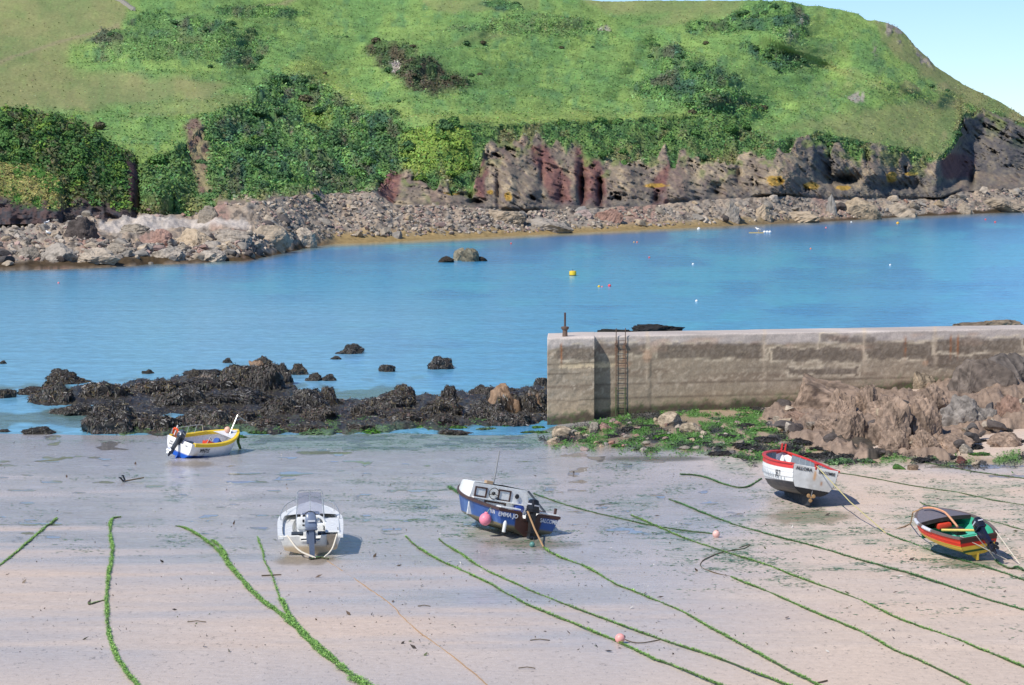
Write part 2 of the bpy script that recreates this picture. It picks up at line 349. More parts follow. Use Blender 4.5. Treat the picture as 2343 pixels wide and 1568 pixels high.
# small bare patches, path and trodden lines on the hill
col = mix(col, A(158,146,116), .6*np.maximum.reduce([lineb(px,py,(0,143),(130,98),4), lineb(px,py,(130,98),(270,60),4), lineb(px,py,(560,22),(700,-4),4)]))
col = mix(col, A(178,166,158), .8*ss(.2,.5,np.maximum.reduce([blob(px,py,905,155,12,12),blob(px,py,1382,68,14,7),blob(px,py,2232,382,.1,.1),blob(px,py,1958,225,18,12)])*(1+g1)))
crag = np.maximum.reduce([P((2000,46),(2040,52),(2075,85),(2130,145),(2138,155),(2100,140),(2060,100),(2030,75), soft=5), .7*blob(px,py,1835,55,10,14), .7*blob(px,py,2000,118,7,16), .6*blob(px,py,1810,85,12,18)])*ss(-.25,.15,g1+g3)
col = mix(col, A(150,142,132), crag); V = V + (crag*(SEG == 3)*1.3*rk)[..., None]*dv
st = fbm((W@np.array([[.86,0,-.5],[0,1,0],[.5,0,.86]]))/np.array([.5,2.,4.]), 4, 88)
rc = mix(mix(A(128,116,102), A(164,148,124), ss(-.2,.45,g3)), A(104,92,92), ss(-.1,.4,st)*.6); rc = mix(rc, A(136,108,98), .3*ss(.05,.45,n2(px,py,50,3,172))*ss(1750,1500,px)); rc = rc*(.8+.45*ss(-.5,.5,rk2+.5*rk3))[...,None]; rc = mix(rc, A(58,54,56), cleft*.7)  # recesses and clefts darkened in the colour as painted shade
red = np.maximum.reduce([P((870,402),(922,378),(916,440),(890,472),(858,446)), P((1088,372),(1112,358),(1112,452),(1084,442)), P((1212,332),(1246,332),(1302,420),(1312,472),(1264,468),(1240,410)), P((1318,338),(1352,338),(1384,400),(1392,474),(1330,474),(1312,400)), P((1500,402),(1532,370),(1522,472),(1488,472)), P((2152,350),(2232,352),(2226,405),(2158,412)), P((285,362),(345,390),(335,470),(290,470))])
col_r = mix(rc, mix(A(132,86,84), A(112,72,74), ss(-.2,.3,st)), red*.75)
drk = np.maximum.reduce([P((2196,258),(2345,285),(2700,400),(2700,420),(2342,395),(2260,402),(2226,378)), P((1832,312),(1885,308),(1965,425),(1850,402)), P((1990,402),(2100,388),(2180,420),(2205,462),(2100,474),(1970,440)), .8*ss(-40,-20,py-b)*ss(20,0,py-b)*ss(1000,1080,px)*ss(-.35,.1,g3)])
col_r = mix(col_r, mix(A(92,92,96), A(124,118,108), ss(-.1,.35,g1)), drk*.75)
lich = np.zeros_like(px)
for q in [(1772,414,24,14),(1855,426,18,9),(1928,430,18,6),(2085,398,20,5),(1163,450,10,12),(1035,443,20,5),(1122,440,9,6),(2040,405,14,14),(1500,425,30,6)]: lich = np.maximum(lich, blob(px, py, *q))
col_r = mix(col_r, A(190,152,66), ss(.35,.6,lich+.3*g1)*.85)
col_r = mix(col_r, A(122,134,80), .75*ss(.12,.4,n2(px,py,22,4,160))*ss(70,10,py-yv))
col = mix(col, col_r, rock); col = mix(col, np.array([.012,.011,.011]), np.clip(cav*1.3-.35,0,1)*(SEG == 2)*.8)  # shade inside the caves painted nearly black
fc = mix(mix(A(180,162,142), A(160,150,138), ss(-.2,.3,g3)), A(170,140,126), ss(.1,.45,n2(px,py,70,3,170)))
fc = mix(fc, A(118,108,98), ss(.1,.5,n2(px,py,9,3,171)))
sandstrip = ss(700,790,px)*ss(2100,1500,px)
fc = mix(fc, A(178,152,104), sandstrip*ss(.34,.12,VT+.12*g3)*(SEG <= 1))
fc = mix(fc, A(84,70,52), (1-sandstrip*.8)*ss(.16,.05,VT+.1*g3)*(SEG <= 1))
shing = P((228,506),(330,498),(420,502),(562,508),(592,527),(450,523),(262,535),(228,527), soft=4, warp=6)
fc = mix(fc, A(206,196,186, 1.15), shing*.85)
col = mix(col, fc, fore)
# behind the ridge
back = [V]; bc = [col]
for dy, dz in ((12, 0.0), (60, -8), (260, -60)):
    q = V[-1:].copy(); q[..., 1] += dy; q[..., 2] += dz; back.append(q); bc.append(col[-1:])
VH = np.concatenate(back); CH = np.clip(np.concatenate(bc), .004, .9)
m_land = vcol('land', .95, .12, 1.4, .32, .5, .25)
land = link('hillside', new_mesh('hillside', VH, grid_faces(*VH.shape[:2]), CH), m_land, kind='structure')
HV, HSC, HCV = V, np.clip(scrub, 0, 1), cveg
def on_hill(x, y):
    j = int(round((x-PX[0])/2.6)); j = min(max(j, 0), NCX-1); i = int(np.argmin(np.abs(HY[:, j]-y))); return V_of(i, j)
def V_of(i, j): return HV[i, j]
# -- two spurs on the left, nearer than the hillside
def spur(name, xt, yt, x0, x1, base, near, depth, colf, seed, amp=1.0):
    X = np.arange(x0, x1, 2.4); yt_ = ip(X, xt, yt)+3*n2(X, 0*X, 26, 4, seed); yb_ = ip(X, base[0], base[1])
    t = np.linspace(0, 1, 110)[:, None]; Yq = yb_+(yt_-yb_)*t; Xq = np.broadcast_to(X, Yq.shape).copy()
    Db = ip(X, PX, Yb)-near; h = np.clip((yb_-yt_)/120, .15, 1.2)
    Dq = Db+depth*h*t**1.5 + 30*ss(x1-60, x1, X)**2*1.0
    p0 = at_Y(Xq, Yq, Dq); lw = fbm(p0/2.4, 3, seed+1); fw = fbm(p0/.8, 3, seed+2); rr = fbm(p0/np.array([4,4,7.]), 5, seed+3, .55, True)
    colr, rockm = colf(Xq, Yq, t+0*Xq, seed)
    vv = at_Y(Xq, Yq, Dq-rockm*2.0*rr) + ((1-rockm)*amp*(1.1*lw+.7*fw))[..., None]*dv
    rows = [vv]; cc = [colr]
    for dy, dz in ((6, -.6), (25, -6), (50, -22)):
        q = vv[-1:].copy(); q[..., 1] += dy; q[..., 2] += dz; rows.append(q); cc.append(colr[-1:])
    vv2 = np.concatenate(rows); cc = np.clip(np.concatenate(cc), .004, .9)
    link(name, new_mesh(name, vv2, grid_faces(*vv2.shape[:2]), cc), m_land, kind='structure')
    return Xq, Yq, vv, rockm
def colA(x, y, t, s):
    g = n2(x, y, 22, 4, s+5); h = n2(x, y, 8, 3, s+6)
    c = mix(mix(A(56,88,46), A(80,116,56), ss(-.2,.35,g)), A(88,90,62), .8*ss(.05,.4,n2(x,y,34,3,s+7)))
    c = mix(c, A(110,150,72), ss(.9,.97,t)); c = mix(c, A(120,150,60), .7*ss(.25,.5,h)*ss(-.1,.3,g))
    c = mix(c, A(128,124,82), ss(.36,.22,t+.1*g))
    r = np.maximum(ss(.24,.16,t+.09*g+.05*h), poly(x, y, [(284,364),(350,388),(350,470),(300,480)], 6, 8))
    rc = mix(mix(A(92,80,78), A(74,72,76), ss(-.2,.3,h)), A(110,74,72), poly(x, y, [(284,364),(350,388),(350,470),(300,480)], 6, 8)*.7)
    c = mix(c, rc, r)
    crv = np.maximum(blob(x,y,303,455,7,50)*ss(430,470,y), blob(x,y,240,478,4,18)); return mix(c, np.array([.01]*3), np.clip(crv*1.4-.3,0,1)), r  # black crevices: painted shade, no hollow is modelled here
def colB(x, y, t, s):
    g = n2(x, y, 20, 4, s+5); h = n2(x, y, 8, 3, s+6)
    c = mix(A(154,150,92), A(124,134,76), ss(-.2,.3,g)); c = mix(c, A(84,128,58), ss(.15,.3,g+.6*ss(60,150,x)*ss(.6,.9,t)))
    r = ss(.42,.3,t+.14*g+.06*h); return mix(c, mix(A(96,80,78), A(74,72,76), ss(-.2,.3,h)), r), r
SA = spur('spur', [-400,0,60,140,190,250,300,345,352], [228,246,251,264,286,326,351,381,400], -330, 350, ([-400,0,352],[508,508,508]), 4, 32, colA, 210)
SB = spur('bluff', [-400,0,60,120,160,175,182], [350,368,378,401,431,460,490], -330, 181, ([-400,0,182],[516,514,510]), 11, 16, colB, 260, .6)
# ---------------------------------------------------------------- leafy ground cover (nobody could count it)
def gnorm(G):
    a = np.gradient(G, axis=1); b = np.gradient(G, axis=0); n = np.cross(a, b); n /= np.linalg.norm(n,axis=-1)[...,None]+1e-9
    return np.where((n[...,1:2] > 0) & (n[...,2:3] < .2), -n, n)
def quads(Pn, size, cols, tilt=1.0, asp=1.0, nor=None, jit=.42):
    n = len(Pn); nn = rng.normal(size=(n,3))*jit+(nor if nor is not None else 0); nn /= np.linalg.norm(nn,axis=1)[:,None]
    a = np.cross(nn, rng.normal(size=(n,3))); a /= np.linalg.norm(a,axis=1)[:,None]; b_ = np.cross(nn, a)
    b_ -= a*(a*b_).sum(1)[:,None]; b_ /= np.linalg.norm(b_,axis=1)[:,None]
    s = np.asarray(size)[:,None]*.5
    Vq = np.stack([Pn-a*s, Pn+b_*s*.62*asp, Pn+a*s, Pn-b_*s*.62*asp], 1).reshape(-1,3)
    return Vq, np.arange(4*n).reshape(n,4), np.repeat(cols,4,0)
def scatter(grid, w, n, lift, size, colf, var=.35):
    w = np.clip(w, 0, None); wf = w.ravel().astype(float); wf /= wf.sum()
    id_ = rng.choice(len(wf), n, p=wf); Pn = grid.reshape(-1,3)[id_]+rng.normal(size=(n,3))*np.array([.25,.4,.15])+np.array([0,-.3,.4])*lift*rng.random((n,1))
    nor = gnorm(grid).reshape(-1,3)[id_]; cols = colf[id_]*(1+var*rng.normal(size=(n,1)))*(1+.12*rng.normal(size=(n,3))); return quads(Pn, size*rng.uniform(.6,1.5,n), np.clip(cols,.008,.5), nor=nor)
m_leaf = vcol('leaves', .7, .25, 2.0, .2, 0)
area = np.ones_like(px)
cf = CH[:NV].reshape(-1,3)
vis = (px > -150)*(px < 2480)*1.0
parts_ = [scatter(V, vis*scrub, 70000, .9, .52, cf*1.2*(1+.35*np.clip(1.8*fbm(W/4.5,3,310),-1,1)).reshape(-1,1), .16), scatter(V, vis*cveg*(1-scr)*(1-gully), 38000, .9, .48, cf*1.18*(1+.3*np.clip(1.8*fbm(W/3.5,3,311),-1,1)).reshape(-1,1), .16)]
def joinq(ps):
    o = 0; Vv=[]; Ff=[]; Cc=[]
    for v_, f_, c_ in ps: Vv.append(v_); Ff.append(f_+o); Cc.append(c_); o += len(v_)
    return np.concatenate(Vv), np.concatenate(Ff), np.concatenate(Cc)
sA = mix(np.broadcast_to(A(70,104,52),(*SA[0].shape,3)), A(110,136,58), ss(0,.4,n2(SA[0],SA[1],18,3,300)))
sA = mix(sA, A(92,94,66), .8*ss(0,.4,n2(SA[0],SA[1],30,3,301)))
parts_ += [scatter(SA[2], (1-SA[3])*(SA[0]>-150), 24000, .8, .5, sA.reshape(-1,3)*1.2, .2)]
sB = mix(np.broadcast_to(A(150,146,88),(*SB[0].shape,3)), A(84,124,58), ss(0,.3,n2(SB[0],SB[1],18,3,302)))
parts_ += [scatter(SB[2], (1-SB[3])*(SB[0]>-150), 6000, .35, .35, sB.reshape(-1,3))]
link('scrub', new_mesh('scrub', *joinq(parts_), smooth=False), m_leaf, kind='stuff', label='tangled dark green scrub covering the cliff slopes and hill', category='scrub')
bw = vis*(SEG == 3)*(1-scrub)*(1-.85*dry)*ss(-40,30,py+10)
link('bracken', new_mesh('bracken', *joinq([scatter(V, bw, 80000, .2, .40, cf*1.05, .11)]), smooth=False), m_leaf, kind='stuff', label='bright green bracken fronds spread over the far hillside', category='bracken')
# ================================================================ the sea
u_ = np.concatenate([np.linspace(-1.6,-.28,30,endpoint=False), np.linspace(-.28,.28,560), np.linspace(.28,1.6,31)[1:]])
Yr = np.concatenate([np.linspace(98,175,150,endpoint=False), np.geomspace(175,620,200,endpoint=False), np.geomspace(620,9000,14)])
SX = u_[None,:]*Yr[:,None]; SY = np.broadcast_to(Yr[:,None], SX.shape).copy(); SP_ = np.stack([SX,SY,0*SX],-1)
qx, qy = proj(SP_)
nw = n2(qx, qy, 120, 4, 400, .25); nb = n2(qx, qy, 46, 3, 402, .22)
wc = np.broadcast_to(lin((66,160,205)), SP_.shape).copy()
dist = qy-ip(qx,xw,yw)                                  # below the far water line
wc = mix(wc, lin((34,112,172)), ss(70,8,dist+26*nw)*.85)
wc = mix(wc, lin((66,176,206)), .55*ss(.0,.4,nw+.45*blob(qx,qy,1900,595,600,26)+.5*blob(qx,qy,1700,640,700,40)-.12))
wc = mix(wc, lin((64,176,186)), .6*blob(qx,qy,950,560,230,9))
wc = mix(wc, lin((44,130,190)), .55*ss(.05,.5,n2(qx,qy,170,4,404,.16))*ss(500,560,qy))
wc = mix(wc, lin((128,182,220)), .85*ss(630,740,qy)*ss(1500,500,qx)); wc = mix(wc, lin((104,176,212)), .6*ss(600,640,qy)*ss(900,100,qx))
wc = mix(wc, lin((46,130,188)), .4*ss(900,1500,qx)*ss(700,790,qy)*ss(.0,.4,nb))
wc = mix(wc, lin((112,108,84)), .75*ss(13,1,dist)); wc = mix(wc, lin((176,158,112)), .8*ss(10,2,dist)*ss(700,800,qx)*ss(1900,1300,qx))
shal = ss(0,.35,n2(qx,qy,60,3,406,.3)+.8*(blob(qx,qy,130,890,120,20)+blob(qx,qy,120,960,140,16)+blob(qx,qy,800,905,120,12)+blob(qx,qy,420,975,140,12))-.25)*ss(840,900,qy)
wc = mix(wc, lin((92,108,86)), shal*.8)
t = NT('sea'); v = t.coord(kind='World'); base = t.attr('Col').outputs['Color']
mp = t.coord((1,.8,1), .3, 'World')
w1 = t.noise(mp, 1.1, 3, .6); w2 = t.noise(t.coord((.5,.5,1), .25, 'World'), .55, 4, .55); w3 = t.noise(mp, 4.5, 2, .6)
hgt = t.math('ADD', t.math('MULTIPLY', w1, .5), t.math('ADD', t.math('MULTIPLY', w2, 1.0), t.math('MULTIPLY', w3, .12)))
t.bump(hgt, .42, .3)
streak = t.noise(t.coord((.05,.5,1), .05, 'World'), 1.0, 4, .6)
base = t.gain(base, t.ramp(w1, .3, .7, .86, 1.12)); base = t.gain(base, t.ramp(streak, .3, .7, .9, 1.08))
m_sea = t.out(base, .2, .34); t.set(t.b, 'IOR', 1.33)
link('sea', new_mesh('sea', SP_, grid_faces(*SX.shape), np.clip((wc*.9+.1*wc.mean(-1,keepdims=True))*np.array([1.0,1.03,.98]),.004,.85)), m_sea, kind='structure')
# ================================================================ the beach
u2 = np.concatenate([np.linspace(-1.2,-.24,24,endpoint=False), np.linspace(-.24,.24,820), np.linspace(.24,1.2,25)[1:]])
Y2 = np.concatenate([np.linspace(4,58,12,endpoint=False), 58+(165-58)*np.linspace(0,1,330)**1.35])
BX = u2[None,:]*Y2[:,None]; BY = np.broadcast_to(Y2[:,None], BX.shape).copy(); BZ = sand_z(BX,BY)
BP = np.stack([BX,BY,BZ],-1); bx, by = proj(BP)
lowf = n2(BX*10, BY*10, 60, 4, 500, 1.0)
BP[...,2] += .035*n2(BX,BY,1.6,3,501,.5)*ss(114,100,BY)+.05*lowf*.5
# flow of wet and dry bands: long and nearly level, a little tilted
bn = fbm(np.stack([BX/9+BY/40, BY/1.5-BX/22, 0*BX],-1), 4, 510); bn2 = fbm(np.stack([BX/4, BY/.55-BX/10, 0*BX],-1), 3, 511)
wet = ss(1430,1150,by-.16*(bx-300)-30*bn*3.5)                                        # wet towards the water
wet = np.clip(.35+.6*wet+.28*bn, 0, 1)*ss(2000,1300,bx+.0*by+220*bn) + .12*ss(.1,.5,bn)
wet = np.clip(wet*.9+.5*ss(1090,1040,by)*ss(1700,1400,bx) + .55*np.maximum.reduce([blob(bx,by,1650,1140,170,45),blob(bx,by,2250,1075,160,14),blob(bx,by,1560,1200,150,30)]), 0, 1)
pud = np.maximum.reduce([ss(.15,.4,n2(bx,by,90,4,520,.12))*ss(965,985,by)*ss(1050,1030,by)*ss(1400,1250,bx)*ss(520,640,bx)*1.0, .8*ss(.25,.5,n2(bx,by,60,4,521,.16))*wet*ss(1330,1180,by)])
for q in [(1000,985,60,3),(1180,1000,40,3),(760,1006,150,3),(1120,994,90,3),(1280,992,25,4),(2230,1068,130,5),(2310,1090,60,4)]: pud = np.maximum(pud, ss(.3,.7,blob(bx,by,*q)+.3*n2(bx,by,20,3,522,.3)))
alg = np.maximum.reduce([.95*ss(966,985,by)*ss(1042,1015,by+10*bn)*ss(2000,1300,bx)*ss(420,620,bx), .9*ss(1003,1006,by)*ss(1018,1010,by)*ss(900,600,bx)*.5,
   .62*ss(-.05,.45,n2(bx,by,120,4,530,.3))*ss(1330,1200,by-.12*(bx-1200))*ss(700,1000,bx)*ss(1040,1060,by), .35*ss(.05,.4,n2(bx,by,80,4,533,.25))*ss(1060,1100,by)*ss(1290,1220,by)*ss(-100,300,bx),
   .5*ss(0,.4,n2(bx,by,90,4,531,.3))*ss(1500,1900,bx)*ss(1420,1250,by)])
rub = poly(bx, by, [(1245,1000),(1375,965),(1520,935),(1740,925),(1800,990),(1950,1040),(2100,1050),(2400,1035),(2400,1060),(2100,1068),(1880,1060),(1700,1050),(1450,1030),(1260,1020)], 14, 16, 40)
n_s = np.broadcast_to(A(214,194,178,1.05), BP.shape)
bc_ = mix(n_s, A(204,186,172,1.05), ss(-.3,.4,bn2)*.6); bc_ = mix(bc_, A(216,188,166,1.05), ss(.0,.6,-bn)*.35)
bc_ = mix(bc_, A(186,185,190,1.08), wet*.85)
rg = n2(bx,by,26,4,540,.5); rh = n2(bx,by,12,3,541,.5)
rcol = mix(mix(np.broadcast_to(A(178,156,128), BP.shape), A(86,128,54), ss(-.25,.1,rg)), A(52,54,54), ss(.05,.35,n2(bx,by,34,4,542,.5)))
bc_ = mix(bc_, rcol, rub*.95)
bc_ = mix(bc_, A(120,112,96), ss(.35,.8,ss(1250,1130,np.abs(bx-1680)+1130)*0+blob(bx,by,1500,1050,160,9)))
stn = np.zeros_like(bx)                                  # browner, rougher patches round the keels, weedy towards the right
for q in [(700,1283,90,12),(1215,1245,120,16),(1850,1182,110,20),(2215,1290,90,14),(440,1062,70,10)]: stn = np.maximum(stn, blob(bx,by,*q))
bc_ = mix(bc_, A(138,122,96), ss(.25,.8,stn+.3*rg)*.75); wet = wet*(1-.5*stn)
alg = np.maximum(alg, .6*ss(.3,.8,stn)*ss(900,1500,bx)); alg = alg*(1-rub)
t = NT('sand'); v = t.coord(kind='World'); col0 = t.attr('Col').outputs['Color']; sep = t.new('ShaderNodeSeparateColor'); t.set(sep,'Color',t.attr('Mask').outputs['Color'])
wr, wg, wb = sep.outputs[0], sep.outputs[1], sep.outputs[2]
fineN = t.noise(t.coord((1,.55,1), -.1, 'World'), 5.5, 6, .7); grain = t.noise(v, 34, 3, .7)
c = t.gain(col0, t.ramp(fineN, .3, .7, .9, 1.08)); c = t.gain(c, t.ramp(grain, .3, .7, .84, 1.14))
speck = t.math('MULTIPLY', t.noise(t.coord((1,.45,1), 0, 'World'), 7.0, 4, .85, .59, .66), .62)
c = t.mix(speck, c, (.12,.10,.085))
shell = t.noise(v, 11, 1, .5, .755, .775); c = t.mix(shell, c, (.75,.7,.62))
an = t.noise(t.coord((.5,1.6,1), -.2, 'World'), 2.2, 8, .82)
am = t.math('MULTIPLY', t.ramp(t.math('ADD', an, t.math('MULTIPLY', wg, .25)), .58, .80), t.ramp(wg, .02, .3))
c = t.mix(t.math('MULTIPLY', am, .75), c, tuple(A(88,136,106)))
pm = t.ramp(t.math('ADD', wb, t.math('MULTIPLY', fineN, .3)), .45, .7)
rgh = t.mix(pm, t.mix(wr, (.78,)*3, (.30,)*3), (.05,)*3)
r0 = t.ramp(t.math('ADD', t.math('MULTIPLY', wr, .8), t.math('MULTIPLY', fineN, .5)), .25, 1.0, .8, .11)
r1 = t.math('MULTIPLY', r0, t.ramp(pm, 0, 1, 1, .2)); r1 = t.math('MAXIMUM', r1, t.math('MULTIPLY', am, .5))
c = t.gain(c, t.ramp(pm, 0, 1, 1, .55))
rip = t.noise(t.coord((.5,1.6,1), -.15, 'World'), 3.2, 4, .6)
t.bump(t.math('ADD', t.math('MULTIPLY', rip, t.ramp(pm,0,1,1,.1)), t.math('MULTIPLY', grain, t.ramp(pm,0,1,.25,.02))), .55, .06)
m_sand = t.out(c, r1, t.ramp(wr, 0, 1, .3, .9))
def on_grid(G, i): return G.reshape(-1,3)[i]
av = (alg*ss(.0,.35,fbm(np.stack([BX/1.6+BY/6, BY/.35-BX/2.2, 0*BX],-1),4,560)+.1)*(by < 1600)*(np.abs(bx-1171) < 1300)*BY**-1.0).ravel(); av /= av.sum(); n_ = 19000; id_ = rng.choice(len(av), n_, p=av)
Pn = on_grid(BP, id_)+np.stack([rng.normal(size=n_)*.06,rng.normal(size=n_)*.12,rng.uniform(.004,.015,n_)],-1); an_ = rng.normal(size=n_)*.55; dr = np.stack([np.cos(an_),np.sin(an_),0*an_],-1); lt = np.stack([-np.sin(an_),np.cos(an_),0*an_],-1); Lq = rng.uniform(.05,.22,(n_,1)); wq = rng.uniform(.012,.035,(n_,1))
Vq = np.stack([Pn-dr*Lq*.5,Pn+lt*wq,Pn+dr*Lq*.5,Pn-lt*wq],1).reshape(-1,3); cq = np.array([A(78,128,92),A(92,142,92),A(70,114,84),A(110,140,90)])[rng.integers(4,size=n_)]
t2 = vcol('algae', .5, .4, 8.0, .2, 0); link('algae', new_mesh('algae', Vq, np.arange(4*n_).reshape(n_,4), np.repeat(cq,4,0), smooth=False), t2, kind='stuff', label='thin green algae strands washed over the wet sand', category='algae')
dw = (((by > 1010)*(by < 1600)*(np.abs(bx-1171) < 1250))*BY**-1.0*(.3+ss(-.1,.4,n2(bx,by,120,4,561,.3)))).ravel(); dw /= dw.sum(); n_ = 1900; id_ = rng.choice(len(dw), n_, p=dw)
s_q = rng.uniform(.012,.05,n_)*(1+1.5*(rng.random(n_) < .08)); cq = np.where(rng.random((n_,1)) < .16, A(232,226,214), np.array([A(88,74,60),A(70,62,54),A(110,92,76),A(84,94,60)])[rng.integers(4,size=n_)])
dq_ = quads(on_grid(BP, id_)+np.stack([rng.normal(size=n_)*.1,rng.normal(size=n_)*.15,s_q*.35],-1), s_q*2.2, cq, nor=np.tile([0,0,1.0],(n_,1)), jit=.5, asp=.6)
rw = (rub*(np.abs(bx-1171)<1250)).ravel(); rw /= rw.sum(); n_ = 30000; id_ = rng.choice(len(rw), n_, p=rw); gk = ss(-.12,.12,n2(bx,by,34,4,542,.5)).ravel()[id_]; be = ss(-.02,-.25,rg).ravel()[id_]; kp = rng.random(n_) > be; dk_ = rng.random(n_) < gk
cq = np.where(dk_[:,None], A(60,60,56), A(88,132,58))*rng.uniform(.6,1.35,(n_,1)); id_, cq = id_[kp], cq[kp]; n_ = len(id_)
rq_ = quads(on_grid(BP, id_)+np.stack([rng.normal(size=n_)*.06,rng.normal(size=n_)*.2,rng.uniform(.0,.1,n_)],-1), rng.uniform(.06,.2,n_), cq, nor=np.tile([0,-.2,1.0],(n_,1)), jit=.5, asp=.5)
link('weed_carpet', new_mesh('weed_carpet', *rq_, smooth=False), t2, kind='stuff', label='carpet of green and blackish weed over the rubble below the pier', category='seaweed')
link('beach_debris', new_mesh('beach_debris', *dq_, smooth=False), t2, kind='stuff', label='small dark scraps of weed and white shells dotted over the sand', category='debris')
link('beach', new_mesh('beach', BP, grid_faces(*BX.shape), np.clip(bc_*1.05*np.array([1.0,.99,.96]),.01,.8), extra={'Mask': np.stack([wet,alg,pud],-1)}), m_sand, kind='structure')
# ================================================================ rocks and boulders
_ico = {}
def ico(sub):
    if sub not in _ico:
        bm = bmesh.new(); bmesh.ops.create_icosphere(bm, subdivisions=sub, radius=1); bm.verts.index_update()
        _ico[sub] = (np.array([v.co for v in bm.verts]), np.array([[v.index for v in f.verts] for f in bm.faces])); bm.free()
    return _ico[sub]
def rock_pts(seed, sub, planes=14, rough=.1, strata=0.0, sdir=(0,0,1), dmin=.5, fr=2.4):
    v, f = ico(sub); v = v.copy(); g = np.random.default_rng(seed)
    for _ in range(planes):
        n = g.normal(size=3); n /= np.linalg.norm(n); d = g.uniform(dmin, .92); v -= n*(np.clip(v@n-d, 0, None)*.93)[:,None]
    u = v/np.linalg.norm(v, axis=1)[:,None]
    v = v+u*(rough*fbm(v*fr+seed, 4, seed, .55))[:,None]
    if strata:
        s = np.array(sdir, float); s /= np.linalg.norm(s); q = v@s; w_ = v-np.outer(q, s)
        k = fbm(np.stack([q*5.5+seed, w_[:,0]*1.1, w_[:,1]*1.1],-1), 5, seed+5, .65, True); v = v+u*(strata*k)[:,None]
    return v, f
def rcolour(v, base, dark, light, seed, wet=None, fr=3.0):
    g = fbm(v*fr+seed, 4, seed+9); h = fbm(v*7+seed, 3, seed+10)
    c = mix(mix(np.broadcast_to(base,(len(v),3)), dark, ss(.0,.4,g)*.8), light, ss(.05,.4,h)*.6)
    if wet is not None: c = mix(c, A(62,52,40), ss(wet+.25, wet-.05, v[:,2]+.25*g))
    return c
m_rock = vcol('rock', .92, .2, 5.0, .25, .5, .12, obj_random=.16)
BEIGE, GREY, PINK, DARK = A(184,166,142), A(158,148,134), A(168,136,122), A(98,90,86)
def boulder_set(n, base, sub, s0):
    out = []
    for k in range(n):
        v, f = rock_pts(s0+k, sub, 16, .07, dmin=.45); out.append(new_mesh('boulder', v*.5, f, rcolour(v, base, base*.55, base*1.25, s0+k), smooth=False))
    return out
bset = {'b': boulder_set(5, BEIGE, 3, 1000), 'g': boulder_set(5, GREY, 3, 1020), 'p': boulder_set(4, PINK, 3, 1040), 'd': boulder_set(3, DARK, 3, 1060)}
def place_fore(x, t):
    j = min(max(int(round((x-PX[0])/2.6)),0), NCX-1); r0 = 3; n = 54; return V_of(min(r0+int(t*n), r0+n-1), j)
cnt = 0
zones = [(-40,750,165,.8,2.3,'far shore boulders on the left', {'b':'weathered beige boulder in the tumbled rocks on the left far shore','g':'grey boulder in the tumbled rocks on the left far shore','p':'pinkish brown boulder in the tumbled rocks on the left far shore','d':'dark grey boulder in the tumbled rocks on the left far shore'}),
         (750,1260,60,.9,2.1,'boulders under the middle cliff', {'b':'beige boulder on the stony strip under the middle of the cliff','g':'grey boulder on the stony strip under the middle of the cliff','p':'reddish boulder on the stony strip under the middle of the cliff','d':'dark boulder on the stony strip under the middle of the cliff'}),
         (1260,2400,75,1.0,3.2,'boulders along the right shore', {'b':'pale boulder on the rock shelf under the right hand cliff','g':'grey boulder on the rock shelf under the right hand cliff','p':'pinkish boulder on the rock shelf under the right hand cliff','d':'dark boulder on the rock shelf under the right hand cliff'})]
for x0, x1, n, s0, s1, grp, labs in zones:
    for k in range(n):
        x = rng.uniform(x0, x1); t_ = rng.beta(1.3, 1.1)
        if x > 1000: t_ = rng.uniform(.15, .95)
        if 215 < x < 605 and .42 < t_ < .95: t_ = rng.uniform(.03,.4)
        p = place_fore(x, t_); key = rng.choice(['b','g','p','d'], p=[.5,.34,.07,.09]); sz = s0+(s1-s0)*rng.random()**2.2
        me = bset[key][rng.integers(len(bset[key]))]
        M = Matrix.Translation(p+np.array([0,0,sz*.12])) @ Euler((rng.normal()*.3, rng.normal()*.3, rng.uniform(0,6.28))).to_matrix().to_4x4() @ Matrix.Diagonal((sz*rng.uniform(.9,1.5), sz*rng.uniform(.8,1.3), sz*rng.uniform(.55,.85), 1))
        thing('boulder', me, m_rock, labs[key], 'boulder', grp+': '+{'b':'beige','g':'grey','p':'pinkish','d':'dark'}[key], M)
# uncountable stones between them
def stones(n, pick, s0, s1, pal, sub=1):
    Vs=[]; Fs=[]; Cs=[]; o=0
    tm = [rock_pts(2000+k, sub, 8, .08, dmin=.5) for k in range(8)]
    for k in range(n):
        p = pick(); v, f = tm[k % 8]; s = s0+(s1-s0)*rng.random()**2
        Rm = np.array(Euler((rng.normal()*.4, rng.normal()*.4, rng.uniform(0,6.28))).to_matrix())
        Vs.append((v*np.array([s*rng.uniform(.9,1.5),s,s*.7])*.5)@Rm.T+p+np.array([0,0,s*.12])); Fs.append(f+o); o += len(v)
        Cs.append(np.broadcast_to(pal[rng.integers(len(pal))]*rng.uniform(.6,1.25), v.shape))
    return new_mesh('stones', np.concatenate(Vs), np.concatenate(Fs), np.concatenate(Cs), smooth=False)
def pick_f():
    x = rng.uniform(-60,2400) if rng.random() < .55 else rng.uniform(-60,1300); t_ = rng.uniform(.12,.98) if x < 1300 else rng.uniform(.1,.9)
    if 225 < x < 590 and .42 < t_ < .95: t_ = rng.uniform(.1,.4)
    return place_fore(x, t_)
link('shingle', stones(4200, pick_f, .35, .95, [BEIGE,GREY,BEIGE,PINK,DARK*1.3,GREY*.8]), m_rock, kind='stuff', label='loose stones and cobbles strewn along the far shore', category='shingle')
